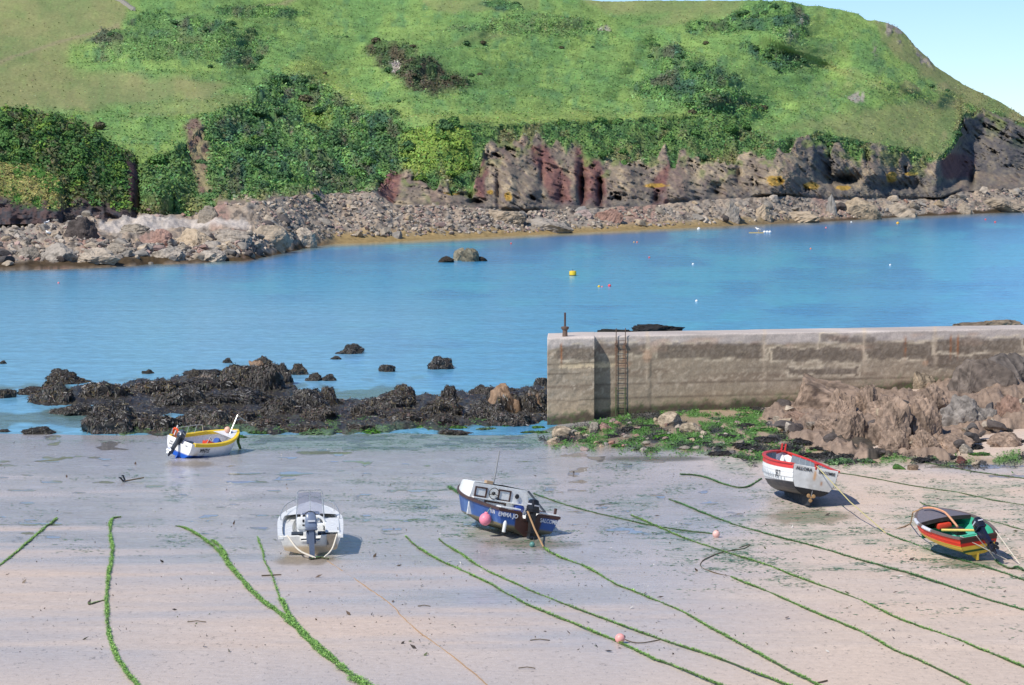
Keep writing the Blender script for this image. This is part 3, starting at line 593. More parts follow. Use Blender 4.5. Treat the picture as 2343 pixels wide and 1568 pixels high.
# outcrops of the far shore: (px0, px1, base row, height px, kind, label)
outs = [(272,339,534,27,'g','rounded grey rock standing alone on the pale shingle beach'),(92,171,603,42,'b','domed beige rock with a dark hollow at the left waterline'),(346,436,599,40,'b','pale domed rock at the waterline, right of the hollowed domed rock'),
 (164,268,609,30,'b','low pale slab between the two domed rocks at the left waterline'),(571,665,559,42,'b','large pale furrowed rock near the right end of the left point'),(668,727,558,37,'b','last pale rock at the right tip of the left point'),
 (340,396,566,40,'p','pinkish rock above the pale domed rock'),(396,497,566,44,'b','wide pale slab along the back of the left point'),(500,571,562,37,'b','creased pale slab left of the large furrowed rock'),
 (148,231,553,46,'d','dark slanting rock left of the pale shingle'),(100,181,512,38,'d','blue black rock at the foot of the grassy bluff'),(45,100,503,32,'d','dark purplish block under the grassy bluff at far left'),
 (456,506,502,36,'g','grey rock at the right end of the pale shingle beach'),(40,95,590,26,'g','grey rock at the far left waterline'),(430,520,592,24,'b','low pale ledge at the waterline below the wide slab'),(220,300,585,26,'g','jagged grey rock behind the low pale slab'),
 (1200,1304,523,29,'b','pale slab with a long undercut shadow below the tall buttress'),(1110,1197,506,30,'b','pale rock ledge at the foot of the tall grey buttress'),(1365,1428,506,32,'p','pink rounded rock below the two dark clefts'),(1300,1360,498,22,'p','pink rock at the mouth of the dark clefts'),
 (1724,1764,500,38,'b','upright pale rock under the orange lichen'),(1771,1898,502,20,'b','long low pale ledge on the right waterline'),(1918,2012,496,42,'b','big square pale block split by the dark crack'),(2016,2093,493,30,'b','pale wedge right of the big square block'),
 (2177,2224,489,26,'b','knobbly pale rock at the foot of the cliff corner'),(1652,1695,506,46,'b','tall pale rock left of the upright one'),(2230,2345,478,24,'b','pale shelf below the dark headland at far right'),(1890,1915,490,50,'g','grey pillar beside the dark crack')]
for x0, x1, yb0, h, kd, lab in outs:
    xm = (x0+x1)/2; tt_ = (float(ip(xm,PX,a))-yb0)/(float(ip(xm,PX,a))-float(ip(xm,PX,b))); p = place_fore(xm, max(.04,tt_)); sc_ = p[1]/F
    base = {'b':BEIGE,'g':GREY,'p':PINK,'d':DARK*.8}[kd]; sd = 3000+int(x0)
    v, f = rock_pts(sd, 5, 14, .16, .13, (rng.normal()*.6, .2, .7), .5); cc = rcolour(v, base, base*.45, base*1.2, sd, -.75 if yb0 > ip(xm,PX,a)-14 else None, 4)
    M = Matrix.Translation(p+np.array([0, .5, -.1*h*sc_])) @ Matrix.Diagonal(((x1-x0)*sc_*.56, (x1-x0)*sc_*.42, h*sc_*1.02, 1))
    thing('rock_outcrop', new_mesh('rock_outcrop', v, f, cc, smooth=False), m_rock, lab, 'rock', None, M)
# ---------------------------------------------------------------- single bushes on the hill
clump_later = []
def bush_mesh(seed, n, base, hi, flat=.75):
    g = np.random.default_rng(seed); d = g.normal(size=(n,3)); d /= np.linalg.norm(d,axis=1)[:,None]; d[:,2] = np.abs(d[:,2])*1.1-.15
    lob = 1+.32*fbm(d*1.9+seed, 3, seed); r = lob*g.uniform(.72,1.05,n); Pn = d*r[:,None]*np.array([1,1,flat])
    cl = mix(np.broadcast_to(base,(n,3)), hi, ss(-.1,.4,fbm(Pn*2.2+seed,3,seed+3)+.25*(r-.9)))*g.uniform(.75,1.3,(n,1))
    q = quads(Pn*.5, g.uniform(.12,.24,n), cl, nor=d+np.array([0,0,.3]), jit=.5)
    v, f = ico(2); u = v.copy(); lo = 1+.32*fbm(u*1.9+seed,3,seed); vv = u*(lo*.4)[:,None]*np.array([1,1,flat]); f4 = np.concatenate([f, f[:,:1]],1)
    Vv = np.concatenate([q[0], vv]); cc = np.concatenate([q[2], np.broadcast_to(base*.6,(len(vv),3))])
    faces = [tuple(x) for x in q[1]]+[tuple(x+len(q[0])) for x in f]
    return new_mesh('bush', Vv, faces, cc, smooth=False)
GD, GG, GB, GY = A(72,108,68), A(92,132,70), A(98,90,72), A(118,148,70)
bm_ = {'d':[bush_mesh(4000+k,330,GD,A(92,126,76)) for k in range(5)], 'g':[bush_mesh(4010+k,330,GG,A(100,138,66)) for k in range(4)], 'b':[bush_mesh(4020+k,330,GB,A(98,100,66)) for k in range(3)], 'y':[bush_mesh(4030+k,360,A(92,128,54),A(140,166,70)) for k in range(4)]}
def hill_pt(x, y, G=None):
    if G is None: return on_hill(x, y)
    j = int(np.argmin(np.abs(G[0][0]-x))); i = int(np.argmin(np.abs(G[1][:,j]-y))); return G[2][i,j]
def bush(x, y, wpx, kd, lab, grp=None, G=None, cat='bush'):
    p = hill_pt(x, y, G); s = wpx*p[1]/F; me = bm_[kd][rng.integers(len(bm_[kd]))]
    M = Matrix.Translation(p+np.array([0,-.3,.12*s])) @ Matrix.Rotation(rng.uniform(0,6.28),4,'Z') @ Matrix.Diagonal((s*rng.uniform(.9,1.2), s, s*rng.uniform(.85,1.1), 1))
    thing('bush', me, m_leaf, lab, cat, grp, M)
for x, y, wd, kd, lab in [(229,297,30,'b','rounded brown green bush alone on the slope above the left spur'),(866,230,11,'d','small dark bush on the bracken below the brown gorse knoll'),(913,243,11,'d','small dark bush right of the other one below the brown gorse knoll'),
    (1147,290,12,'d','small dark bush on the brink of the cliff, near its middle'),(1098,168,14,'b','brown bush just right of the gorse knoll'),(1078,176,14,'d','dark bush touching the right end of the gorse knoll'),(480,153,13,'d','lone dark bush on the left meadow'),(794,90,9,'d','tiny dark bush above the gorse knoll'),
    (1285,113,12,'b','lone grey brown bush in the middle of the bracken hollow'),(1104,98,15,'b','brown bush on the shoulder right of the gorse knoll'),(1065,98,20,'d','low bush on the crest of the middle shoulder'),(1355,112,9,'d','tiny bush right of the lone bush in the bracken hollow'),
    (1690,40,14,'d','small bush left of the topmost scrub'),(1614,98,14,'b','brown tuft above the right hand scrub'),(1710,105,12,'d','dark bush between the two right hand scrub patches'),(2130,200,16,'d','dark bush on the tan ridge at upper right'),(2165,208,14,'d','bush further right on the tan ridge'),
    (735,262,17,'y','bright yellow green bush high on the dark scrub slope'),(585,330,16,'y','yellow green bush on the left part of the dark scrub slope'),(555,320,14,'y','smaller yellow bush at the left edge of the dark scrub slope'),(700,232,30,'b','purplish brown bush below the top of the dark scrub slope'),
    (362,372,44,'g','round pale green bush beside the red cleft'),(745,165,10,'b','brown tuft right of the top of the scrub slope')]: bush(x, y, wd, kd, lab)
for grp, n, mk, kd, lab, w0, w1 in [('bushes on the dark scrub slope',58,scr,'dddg','dark green bush among the scrub on the steep slope left of centre',16,40),('gorse on the brown knoll',18,gor,'bbd','brown green gorse bush on the knoll in the middle of the hill',12,24),
    ('bushes in the right hand scrub',30,rsc,'dddb','dark bush in the scrub patch right of the bracken hollow',12,26),('bushes in the hilltop scrub',34,top,'ddd','dark bush in the scattered scrub near the hilltop',10,22),('shrubs on the cliff face',34,cveg*(1-scr)*(1-gully)*(px > 900),'ggd','leafy green shrub clinging to the upper cliff face',14,34)]:
    wq = (mk*vis*(px > -40)).ravel(); wq = wq/wq.sum()
    for id_ in rng.choice(len(wq), n, p=wq):
        q = rng.choice(list(kd)); bush(HX.ravel()[id_], HY.ravel()[id_], rng.uniform(w0,w1), q, ('grey ' if q == 'x' else '')+lab, grp)
for x, y, wd, lab in [(1042,330,44,'large bright yellow green tree on the cliff edge'),(1064,372,36,'bright leafy tree below and right of the large one on the cliff'),(1012,312,30,'yellow green tree at the top left of the bright pair'),(948,352,34,'bright tree at the left end of the pale cliff greenery'),(962,400,32,'pale green tree low on the cliff under the bright trees'),(1035,395,28,'bright tree nearest the cave mouth')]: bush(x, y+10, wd, 'y', lab, None, None, 'tree')
for k in range(36):
    i, j = rng.integers(25, 105), rng.integers(130, SA[0].shape[1]-12)
    p = (SA[0][i,j], SA[1][i,j])
    if SA[3][i,j] < .3: bush(p[0], p[1], rng.uniform(16,36), rng.choice(['d','g','g','y'], p=[.35,.35,.2,.1]), 'leafy shrub on the shaded flank of the left spur', 'shrubs on the left spur', SA)
# ================================================================ weed covered reef
m_weed = vcol('seaweed', .5, .45, 6.0, .5, .8, .12, obj_random=.15)
def frondq(Pn, nor, g, l0, l1, pal):
    n = len(Pn); dn = np.array([0,0,-1.0])+g.normal(size=(n,3))*.6; dn -= nor*(dn*nor).sum(1)[:,None]*.8; dn /= np.linalg.norm(dn,axis=1)[:,None]
    sd_ = np.cross(dn, nor+g.normal(size=(n,3))*.5); sd_ /= np.linalg.norm(sd_,axis=1)[:,None]; L = g.uniform(l0,l1,(n,1)); w_ = L*g.uniform(.18,.35,(n,1)); O = Pn+nor*.02
    Vq = np.stack([O-sd_*w_*.5, O+sd_*w_*.5, O+dn*L+nor*.015+sd_*w_*.35, O+dn*L+nor*.015-sd_*w_*.35],1).reshape(-1,3)
    cl = pal[g.integers(len(pal),size=n)]*g.uniform(.55,1.5,(n,1)); return Vq, np.arange(4*n).reshape(n,4), np.repeat(cl,4,0)
WPAL = np.array([A(92,80,62), A(80,73,66), A(58,54,52), A(108,95,62), A(98,76,70), A(82,82,64), A(140,136,130), A(50,46,42), A(98,92,87)])
def mound(seed, size, n, name='weedy_rock', bare=0.0, pal=WPAL, fl=(.16,.4)):
    """rock core and its own coat of hanging weed; size = full extents in metres"""
    v, f = rock_pts(seed, 4, 10, .42, dmin=.5, fr=2.6); v = v*np.array(size)*.5*np.array([1,1,1.0]); v[:,2] = np.maximum(v[:,2], -size[2]*.25)
    g = np.random.default_rng(seed); br = ss(.05,.3,fbm(v*1.2+seed,3,seed+3)+bare-.55)
    cc = mix(np.broadcast_to(A(58,52,46),(len(v),3))*g.uniform(.7,1.4,(len(v),1)), A(150,122,96), br*np.clip(bare*2,0,1))
    me = new_mesh('rock', v, f, cc, smooth=True)
    tri = v[f]; nn = np.cross(tri[:,1]-tri[:,0], tri[:,2]-tri[:,0]); ar = np.linalg.norm(nn,axis=1); nn /= ar[:,None]+1e-9
    wt = ar*(nn[:,2] > -.4)*(1-np.clip(bare*2,0,1)*br[f[:,0]]); id_ = g.choice(len(f), n, p=wt/wt.sum()); bc3 = g.dirichlet((1,1,1), n)
    Pn = (tri[id_]*bc3[:,:,None]).sum(1); return me, new_mesh('seaweed', *frondq(Pn, nn[id_], g, *fl, pal), smooth=False)
protos = [mound(5000+k, (2,1.6,1.1), 3000, fl=(.05,.13)) for k in range(7)]
def weedy(x0, x1, yb_, h, lab, grp=None, k=None, z=0.0):
    xm = (x0+x1)/2; p = at_z(xm, yb_, np.array(z)); s = p[1]/F; wm = (x1-x0)*s; hm = h*s*.84
    k = rng.integers(7) if k is None else k
    M = Matrix.Translation(p+np.array([0, wm*.3, -.06])) @ Matrix.Rotation(rng.choice([0,math.pi])+rng.normal()*.3,4,'Z') @ Matrix.Diagonal((wm/2, wm/2*rng.uniform(.9,1.2), hm/.52, 1))
    o = empty('weedy_rock', M, lab, 'rock', grp)
    link('rock', protos[k][0], m_weed, o); link('seaweed', protos[k][1], m_weed, o); return o
for q in [(763,834,810,26,'dark rock awash in the bay, farthest out left of the pier'),(752,786,823,11,'small dark rock just below the farthest awash rock'),(858,911,851,27,'rounded weedy rock in the water left of the larger one by the pier'),(972,1044,845,40,'largest weedy rock standing in the water left of the pier'),
          (506,530,831,14,'small black rock behind the long reef'),(102,160,860,18,'flat weedy rock in the water above the left end of the reef'),(-6,14,833,10,'dark rock cut off by the left edge, far out'),(-20,36,911,38,'weedy rock at the left edge beside the reef'),(318,352,856,14,'small flat rock behind the left part of the reef'),(1216,1262,884,32,'dark weedy rock touching the end of the pier'),
          (30,122,994,18,'low strip of weedy rock in the shallows at the left edge'),(-10,30,990,10,'tiny weedy rock at the left edge by the sand'),(985,1092,996,18,'low weed covered rock on the green film left of the pier'),(662,708,858,28,'round weedy rock right of the reef crest'),(692,742,872,28,'weedy rock in the gap right of the reef crest'),(730,768,872,18,'small rock at the right end of the gap behind the reef')]: weedy(*q)
reefg = [(60,180,925,55),(150,320,918,62),(280,440,905,55),(400,560,900,55),(480,600,895,60),(560,670,900,80),(330,480,935,50),(440,640,935,50),(180,330,992,70),(250,420,990,62),(360,520,985,55),(470,600,972,46),(560,700,955,50),(640,790,945,58),(540,680,985,38),(680,800,968,44),(720,790,935,55),(780,900,960,50),(820,960,940,55),(880,960,928,46),(860,1000,972,40),
         (950,1080,955,55),(1000,1055,925,48),(960,1060,975,34),(1040,1160,965,50),(1080,1180,935,44),(1110,1230,975,44),(1170,1260,955,56),(1190,1262,918,34),(620,760,990,28),(760,880,988,26),(100,220,950,26),(20,130,905,20),(660,720,985,20),(1120,1190,905,26),(400,520,860,20),(90,200,880,30),(520,640,870,46),(600,675,880,54),(1060,1130,905,26),(420,470,870,26),(890,940,905,30)]
for q in sorted(reefg, key=lambda q: q[2]): weedy(*q, 'weed covered rock in the long dark reef left of the pier', 'rocks of the weedy reef')
tan_ = [mound(5100+k, (2,1.5,1.2), 900, bare=.75, fl=(.07,.17)) for k in range(3)]
for x0, x1, yb_, h, k, lab in [(1118,1200,950,66,0,'bare tan rock on top of the reef near the pier'),(1170,1262,940,40,1,'bare tan boulder between the reef and the pier end'),(560,625,862,40,2,'bare brownish rock on the crest of the reef'),(430,505,885,28,1,'patchy tan rock low on the left crest of the reef')]:
    p = at_z((x0+x1)/2, yb_, np.array(.1)); s = p[1]/F; wm = (x1-x0)*s
    o = empty('tan_rock', Matrix.Translation(p+np.array([0,wm*.3,0])) @ Matrix.Diagonal((wm/2, wm/2, h*s/.55, 1)), lab, 'rock'); link('rock', tan_[k][0], m_weed, o); link('seaweed', tan_[k][1], m_weed, o)
# low weed between the mounds, just above the water
gx = np.arange(20,1262,3.0); gy = np.arange(858,1004,2.0); GX, GY_ = np.meshgrid(gx, gy); mk = np.maximum.reduce([poly(GX,GY_,[(60,905),(200,880),(420,862),(640,850),(680,890),(640,945),(450,950),(250,930),(70,930)],6,12,40), poly(GX,GY_,[(180,985),(260,930),(560,925),(780,905),(1000,905),(1262,880),(1262,975),(1000,985),(800,990),(560,995),(330,998)],6,12,40)])
mk = mk*(1-.9*np.maximum(blob(GX,GY_,800,905,60,12), blob(GX,GY_,420,955,60,8))); gz = -.35+.5*mk+.22*n2(GX,GY_,26,4,700,.4)+.1*n2(GX,GY_,9,3,701,.4)
rp = at_z(GX,GY_,np.zeros_like(GX)); rp[...,2] = gz
rc_ = mix(mix(np.broadcast_to(A(56,50,44),rp.shape), A(80,74,56), ss(0,.4,n2(GX,GY_,14,3,702,.5))), A(84,118,70), ss(970,990,GY_)*ss(.0,.35,n2(GX,GY_,30,3,703,.4)))
link('reef_bed', new_mesh('reef_bed', rp, grid_faces(*GX.shape), rc_), m_weed, kind='structure')
w_ = (mk > .6).ravel()*1.0; w_ /= w_.sum(); id_ = rng.choice(len(w_), 26000, p=w_); nn = np.tile(np.array([0,-.3,1.0])/1.044,(26000,1))
grn = (GY_.ravel()[id_] > 965)*(n2(GX,GY_,40,3,704,.4).ravel()[id_] > .02); fq = frondq(rp.reshape(-1,3)[id_]+rng.normal(size=(26000,3))*[.05,.3,.02], nn, rng, .07,.2, WPAL)
fc_ = fq[2].reshape(-1,4,3); fc_[grn] = fc_[grn]*.25+A(92,136,72)*.8; link('loose_seaweed', new_mesh('loose_seaweed', fq[0], fq[1], fc_.reshape(-1,3), smooth=False), m_weed, kind='stuff', label='brown and green seaweed lying over the low reef', category='seaweed')
# the twin rock out in the bay
m_r2 = vcol('sea_rock', .85, .3, 3.0, .35, .6, .1)
def outrock(name, x0, x1, yb_, h, seed, base, lab, z=0, planes=14, rough=.16, strata=.12, sdir=(.3,.2,.8), dep=.75, wet=None, cat='rock', rot=0, rootless=None, top=1.0):
    p = at_z((x0+x1)/2, yb_, np.array(float(z))); s = p[1]/F; v, f = rock_pts(seed, 5, planes, rough, strata, sdir, .5)
    sdn = np.array(sdir,float); sdn /= np.linalg.norm(sdn); bnd = fbm(np.stack([v@sdn*11+seed, v[:,0]*1.5, v[:,1]*1.5],-1),4,seed+21,.65); cc = rcolour(v, base, base*.42, base*1.3, seed, wet, 3.5)*(1+.38*np.clip(bnd*2,-1,1))[:,None]; Mx = Matrix.Translation(p+np.array([0,(x1-x0)*s*dep*.35,h*s*.15])) @ Matrix.Rotation(rot,4,'Y') @ Matrix.Diagonal(((x1-x0)*s*.56, (x1-x0)*s*.5*dep, h*s*.95*top, 1))
    me = new_mesh(name, v, f, cc, smooth=False)
    if rootless is not None: return link(name, me, m_r2, rootless, matrix_world=None) , Mx
    return thing(name, me, m_r2, lab, cat, None, Mx)
outrock('sea_rock', 1036,1066,597,34, 6001, A(150,140,118), 'rounded pale rock, left of the twin rocks out in the bay', wet=-.45)
outrock('sea_rock', 1056,1094,599,36, 6002, A(128,120,100), 'furrowed pale rock, right of the twin rocks out in the bay', wet=-.4)
outrock('sea_rock', 1004,1040,601,12, 6003, A(60,52,44), 'low dark rock on the left flank of the twin rocks in the bay')
outrock('sea_rock', 1082,1112,598,12, 6004, A(60,52,44), 'low dark rock on the right flank of the twin rocks in the bay')
outrock('sea_rock', 1440,1556,766,25, 6005, A(46,44,42), 'long black rock showing over the top of the pier wall', rough=.3)
outrock('sea_rock', 1364,1440,766,13, 6006, A(48,46,42), 'low black rock just left of the long one behind the pier')
outrock('sea_rock', 2255,2345,752,24, 6007, A(140,124,104), 'tan rock behind the right end of the pier wall')
outrock('sea_rock', 2188,2275,752,14, 6008, A(118,104,88), 'lower brown rock left of the tan one behind the pier wall')
# ================================================================ crags and rubble under the pier
TN, TG = A(158,136,118), A(142,134,126)
crags = [(1795,1985,945,96,TN,14,.14,.05,(.3,.5,.6),'big rounded brown boulder against the pier wall'),(1728,1798,930,50,A(110,92,82),14,.1,.04,(1,.2,.4),'dark tilted rock at the left of the big brown boulder'),(2170,2330,925,92,A(124,112,102),18,.12,.06,(.8,.1,.5),'broad grey slab of rock leaning on the pier wall'),
 (2240,2400,905,84,A(106,98,92),16,.14,.1,(.9,.1,.3),'dark grey rock at the right edge below the pier wall'),(2278,2320,850,44,A(140,104,88),10,.1,.12,(.9,0,.2),'reddish pointed rock on top of the grey slab'),(2055,2140,895,46,A(158,142,120),12,.12,.1,(.9,.1,.3),'pale pointed rock lying against the pier wall'),
 (1890,1960,962,82,TN,12,.15,.2,(.8,.2,.5),'upright fin of brown rock right of the big boulder'),(1950,2010,950,66,TN,12,.15,.18,(.9,.1,.35),'small brown peak behind the upright fin'),(1915,2010,1020,78,TN,12,.16,.22,(.7,.2,.65),'ridged brown rock rising in front of the upright fin'),(1995,2080,960,56,TN,12,.16,.22,(.9,.1,.3),'striped brown peak in the middle of the crags'),
 (1990,2090,1028,100,TN,12,.18,.24,(.75,.2,.6),'tall ribbed crag in the centre of the outcrop'),(2060,2160,1018,92,TN,12,.18,.22,(.75,.2,.6),'ribbed crag right of the tall central one'),(2080,2180,960,66,TN,12,.16,.2,(.85,.2,.45),'brown crag below the pale pointed rock'),(2130,2250,985,70,TG,14,.14,.16,(.85,.2,.45),'grey brown crag at the foot of the grey slab'),
 (2010,2080,1045,52,TN,12,.16,.24,(.8,.2,.5),'clump of thin upright slabs at the front of the crags'),(2080,2150,1045,50,TN,12,.16,.24,(.8,.2,.5),'front slab right of the thin upright slabs'),(2140,2240,1040,40,TN,12,.16,.18,(.8,.2,.5),'low brown rock at the right front of the crags'),(2210,2300,985,50,TG,12,.15,.15,(.8,.2,.5),'grey rock above the small sandy gap'),
 (2270,2345,975,62,A(150,122,106),12,.14,.12,(.7,.2,.6),'brown rock at the right edge beside the sandy gap'),(1850,1930,1000,40,TN,12,.15,.14,(.7,.2,.6),'low brown rock below the big boulder'),(1790,1880,975,34,A(150,124,106),12,.15,.1,(.6,.2,.6),'flat brown rock under the big boulder'),(2250,2340,1030,36,TN,12,.15,.16,(.8,.2,.5),'low rock in front of the sandy gap'),(1890,1970,1040,24,TN,12,.15,.2,(.75,.2,.6),'low ribbed rock at the left foot of the crags')]
for k, (x0,x1,yb_,h,base,pl,ro,stt,sd_,lab) in enumerate(crags):
    p0_ = on_sand((x0+x1)/2, yb_); outrock('crag', x0,x1,yb_,h, 6100+k, base*.95, lab, z=float(p0_[2])-.1, planes=pl, rough=ro*1.15, strata=stt*.8+.03, sdir=sd_, dep=.8)
gx = np.arange(1725,2420,2.2); gy = np.arange(830,1062,1.8); GX, GY_ = np.meshgrid(gx, gy)
mk = poly(GX,GY_,[(1745,945),(1830,890),(1960,880),(2050,905),(2160,865),(2230,840),(2440,820),(2440,965),(2300,985),(2230,1000),(2190,1048),(1990,1052),(1900,1042),(1800,1000)],9,16,40)
lp = on_sand(GX,GY_); k1 = fbm((lp@np.array([[.75,0,-.66],[0,1,0],[.66,0,.75]]))/np.array([.35,1.4,1.6]),5,980,.55,True); k2 = fbm(lp/1.6,3,985)
lp[...,2] += -.3+mk*(.42+.26*k1+.45*k2+.5*blob(GX,GY_,2290,900,120,60)); g3_ = n2(GX,GY_,9,4,986); lc = mix(mix(np.broadcast_to(TN*.9,lp.shape), TN*.36, ss(-.15,.3,-k1+.3*g3_)), TN*1.2, ss(.1,.4,g3_)*.6); lc = mix(lc, A(52,54,50), .8*ss(.15,.35,n2(GX,GY_,40,3,987))*ss(960,1000,GY_))  # crevices of the ledge get painted shade on top of their relief
link('rock_ledge', new_mesh('rock_ledge', lp, grid_faces(*GX.shape), lc), m_r2, kind='structure')
for k in range(70):
    x, y = rng.uniform(1750,2360), rng.uniform(930,1050)
    if poly(np.array([x]),np.array([y]),[(1745,945),(1830,890),(2440,880),(2440,965),(2230,1010),(2190,1055),(1990,1058),(1900,1048),(1800,1005)],3,0)[0] < .5: continue
    p = on_sand(x, y); s = rng.uniform(.3,1.0); key = rng.choice(['b','d'])
    thing('stone', bset[key][rng.integers(3)], m_rock, {'b':'tan angular stone','d':'dark angular stone'}[key]+' wedged among the crags below the pier', 'stone', 'stones among the crags: '+{'b':'tan','d':'dark'}[key], Matrix.Translation(p+np.array([0,-.1,.2+s*.15])) @ Euler((rng.normal()*.5,rng.normal()*.5,rng.uniform(0,6))).to_matrix().to_4x4() @ Matrix.Diagonal((s*1.2,s*.8,s*.7,1)))
for x,y,wd in [(1830,1015,70),(1880,1030,60),(1940,1045,60),(2170,1048,60),(2230,1025,50),(2110,1055,70),(2320,1010,60),(2200,1005,40)]: clump_later.append((x,y,wd))
rub_st = [(1558,1610,990,28,'wide tan boulder under the pier wall',BEIGE),(1508,1560,972,26,'smaller tan boulder left of the wide one under the pier wall',BEIGE),(1265,1310,998,28,'square tan block under the left corner of the pier',BEIGE),(1252,1285,1016,14,'low tan rock in front of the left corner of the pier',BEIGE),(1345,1372,988,22,'grey brown stone under the right edge of the pier end',GREY),(1370,1400,985,18,'pinkish stone beside the pier end block',PINK),(2186,2216,1062,18,'dark reddish stone on the wet sand at right',A(110,72,66)),(2075,2102,1075,13,'small brown stone on the wet sand right of the red topped boat',A(140,120,100)),(2040,2074,1074,11,'green weedy stone left of the small brown stone',A(76,112,52)),(2222,2245,1065,10,'small tan stone right of the dark reddish one',BEIGE),(2195,2225,1040,22,'rounded grey stone in the sandy gap',GREY)]
for k,(x0,x1,yb_,h,lab,base) in enumerate(rub_st): outrock('stone', x0,x1,yb_,h, 6200+k, base, lab, z=float(on_sand((x0+x1)/2,yb_)[2]), planes=16, rough=.08, strata=.02, dep=.8)
for k in range(80):
    x, y = rng.uniform(1270,1900), rng.uniform(955,1040)
    if y < 955+max(0,(1500-x))*.12 or y > 1030+.02*(x-1300): continue
    p = on_sand(x, y); s = rng.uniform(.12,.5); key = rng.choice(['b','g','p'])
    thing('stone', bset[key][rng.integers(4)], m_rock, {'b':'tan stone','g':'grey stone','p':'pinkish stone'}[key]+' in the weedy rubble at the foot of the pier', 'stone', 'rubble under the pier: '+{'b':'tan','g':'grey','p':'pinkish'}[key], Matrix.Translation(p+np.array([0,0,s*.1])) @ Matrix.Rotation(rng.uniform(0,6),4,'Z') @ Matrix.Diagonal((s*1.3,s,s*.7,1)))
BPAL = np.array([A(44,44,46),A(56,54,52),A(38,36,36),A(70,68,66),A(60,54,44)]); GPAL = np.array([A(70,120,44),A(92,146,54),A(58,100,44),A(110,156,70)])
bw_ = [mound(5200+k,(2,1.4,.5),700,pal=BPAL,fl=(.1,.25)) for k in range(3)]; gw_ = [mound(5210+k,(2,1.4,.35),600,pal=GPAL,fl=(.1,.3)) for k in range(3)]
def clump(x, y, wpx, kd, lab, grp):
    p = on_sand(x, y); s = wpx*p[1]/F; o = empty('seaweed_clump', Matrix.Translation(p) @ Matrix.Rotation(rng.uniform(0,6.28),4,'Z') @ Matrix.Diagonal((s/2,s/2,s/2,1)), lab, 'seaweed', grp)
    q = (bw_ if kd == 'b' else gw_)[rng.integers(3)]; link('stone_core', q[0], m_weed, o); link('fronds', q[1], m_weed, o)
for x,y,wd in [(1440,985,70),(1480,978,60),(1290,1008,50),(1400,1000,50),(1380,975,40),(1700,975,60),(1660,1000,60),(1760,1010,80),(1720,1030,90),(1690,1020,60),(1650,1040,60),(1800,1030,70),(1860,1045,70),(1900,1040,50),(1765,960,40),(1740,945,40),(1590,1005,40),(1330,985,40),(2235,1010,50),(2300,985,40),(2120,1045,50),(1610,1015,40)]: clump(x,y,wd,'b','clump of blackish bladder weed in the rubble below the pier','black weed below the pier')
for x,y,wd in clump_later: clump(x,y,wd,'b','clump of blackish weed along the foot of the crags','black weed along the crags')
for x,y,wd in [(1520,1000,60),(1600,985,60),(1640,960,50),(1560,1018,70),(1480,1030,60),(1420,1020,50),(1340,1010,50),(1700,950,50),(1750,985,60),(1640,1020,60),(1720,1050,60),(1820,1055,70),(1920,1058,80),(1980,1055,60),(1380,1012,40),(1460,1005,50),(1820,1010,40),(2240,1040,50),(2150,1050,60),(1230,980,50),(1210,990,40),(1690,1045,50)]: clump(x,y,wd,'g','clump of bright green weed in the rubble below the pier','green weed below the pier')
for x,y,wd in [(430,985,60),(600,992,70),(660,985,60),(720,992,80),(790,985,70),(850,990,80),(900,978,60),(960,980,70),(1000,972,60),(1050,982,70),(1110,985,60),(1160,978,60),(1205,972,60),(540,1000,60),(470,1000,50),(1240,990,40),(830,972,50),(1085,970,50)]: clump(x,y,wd,'g','clump of green weed along the foot of the dark reef','green weed along the reef')
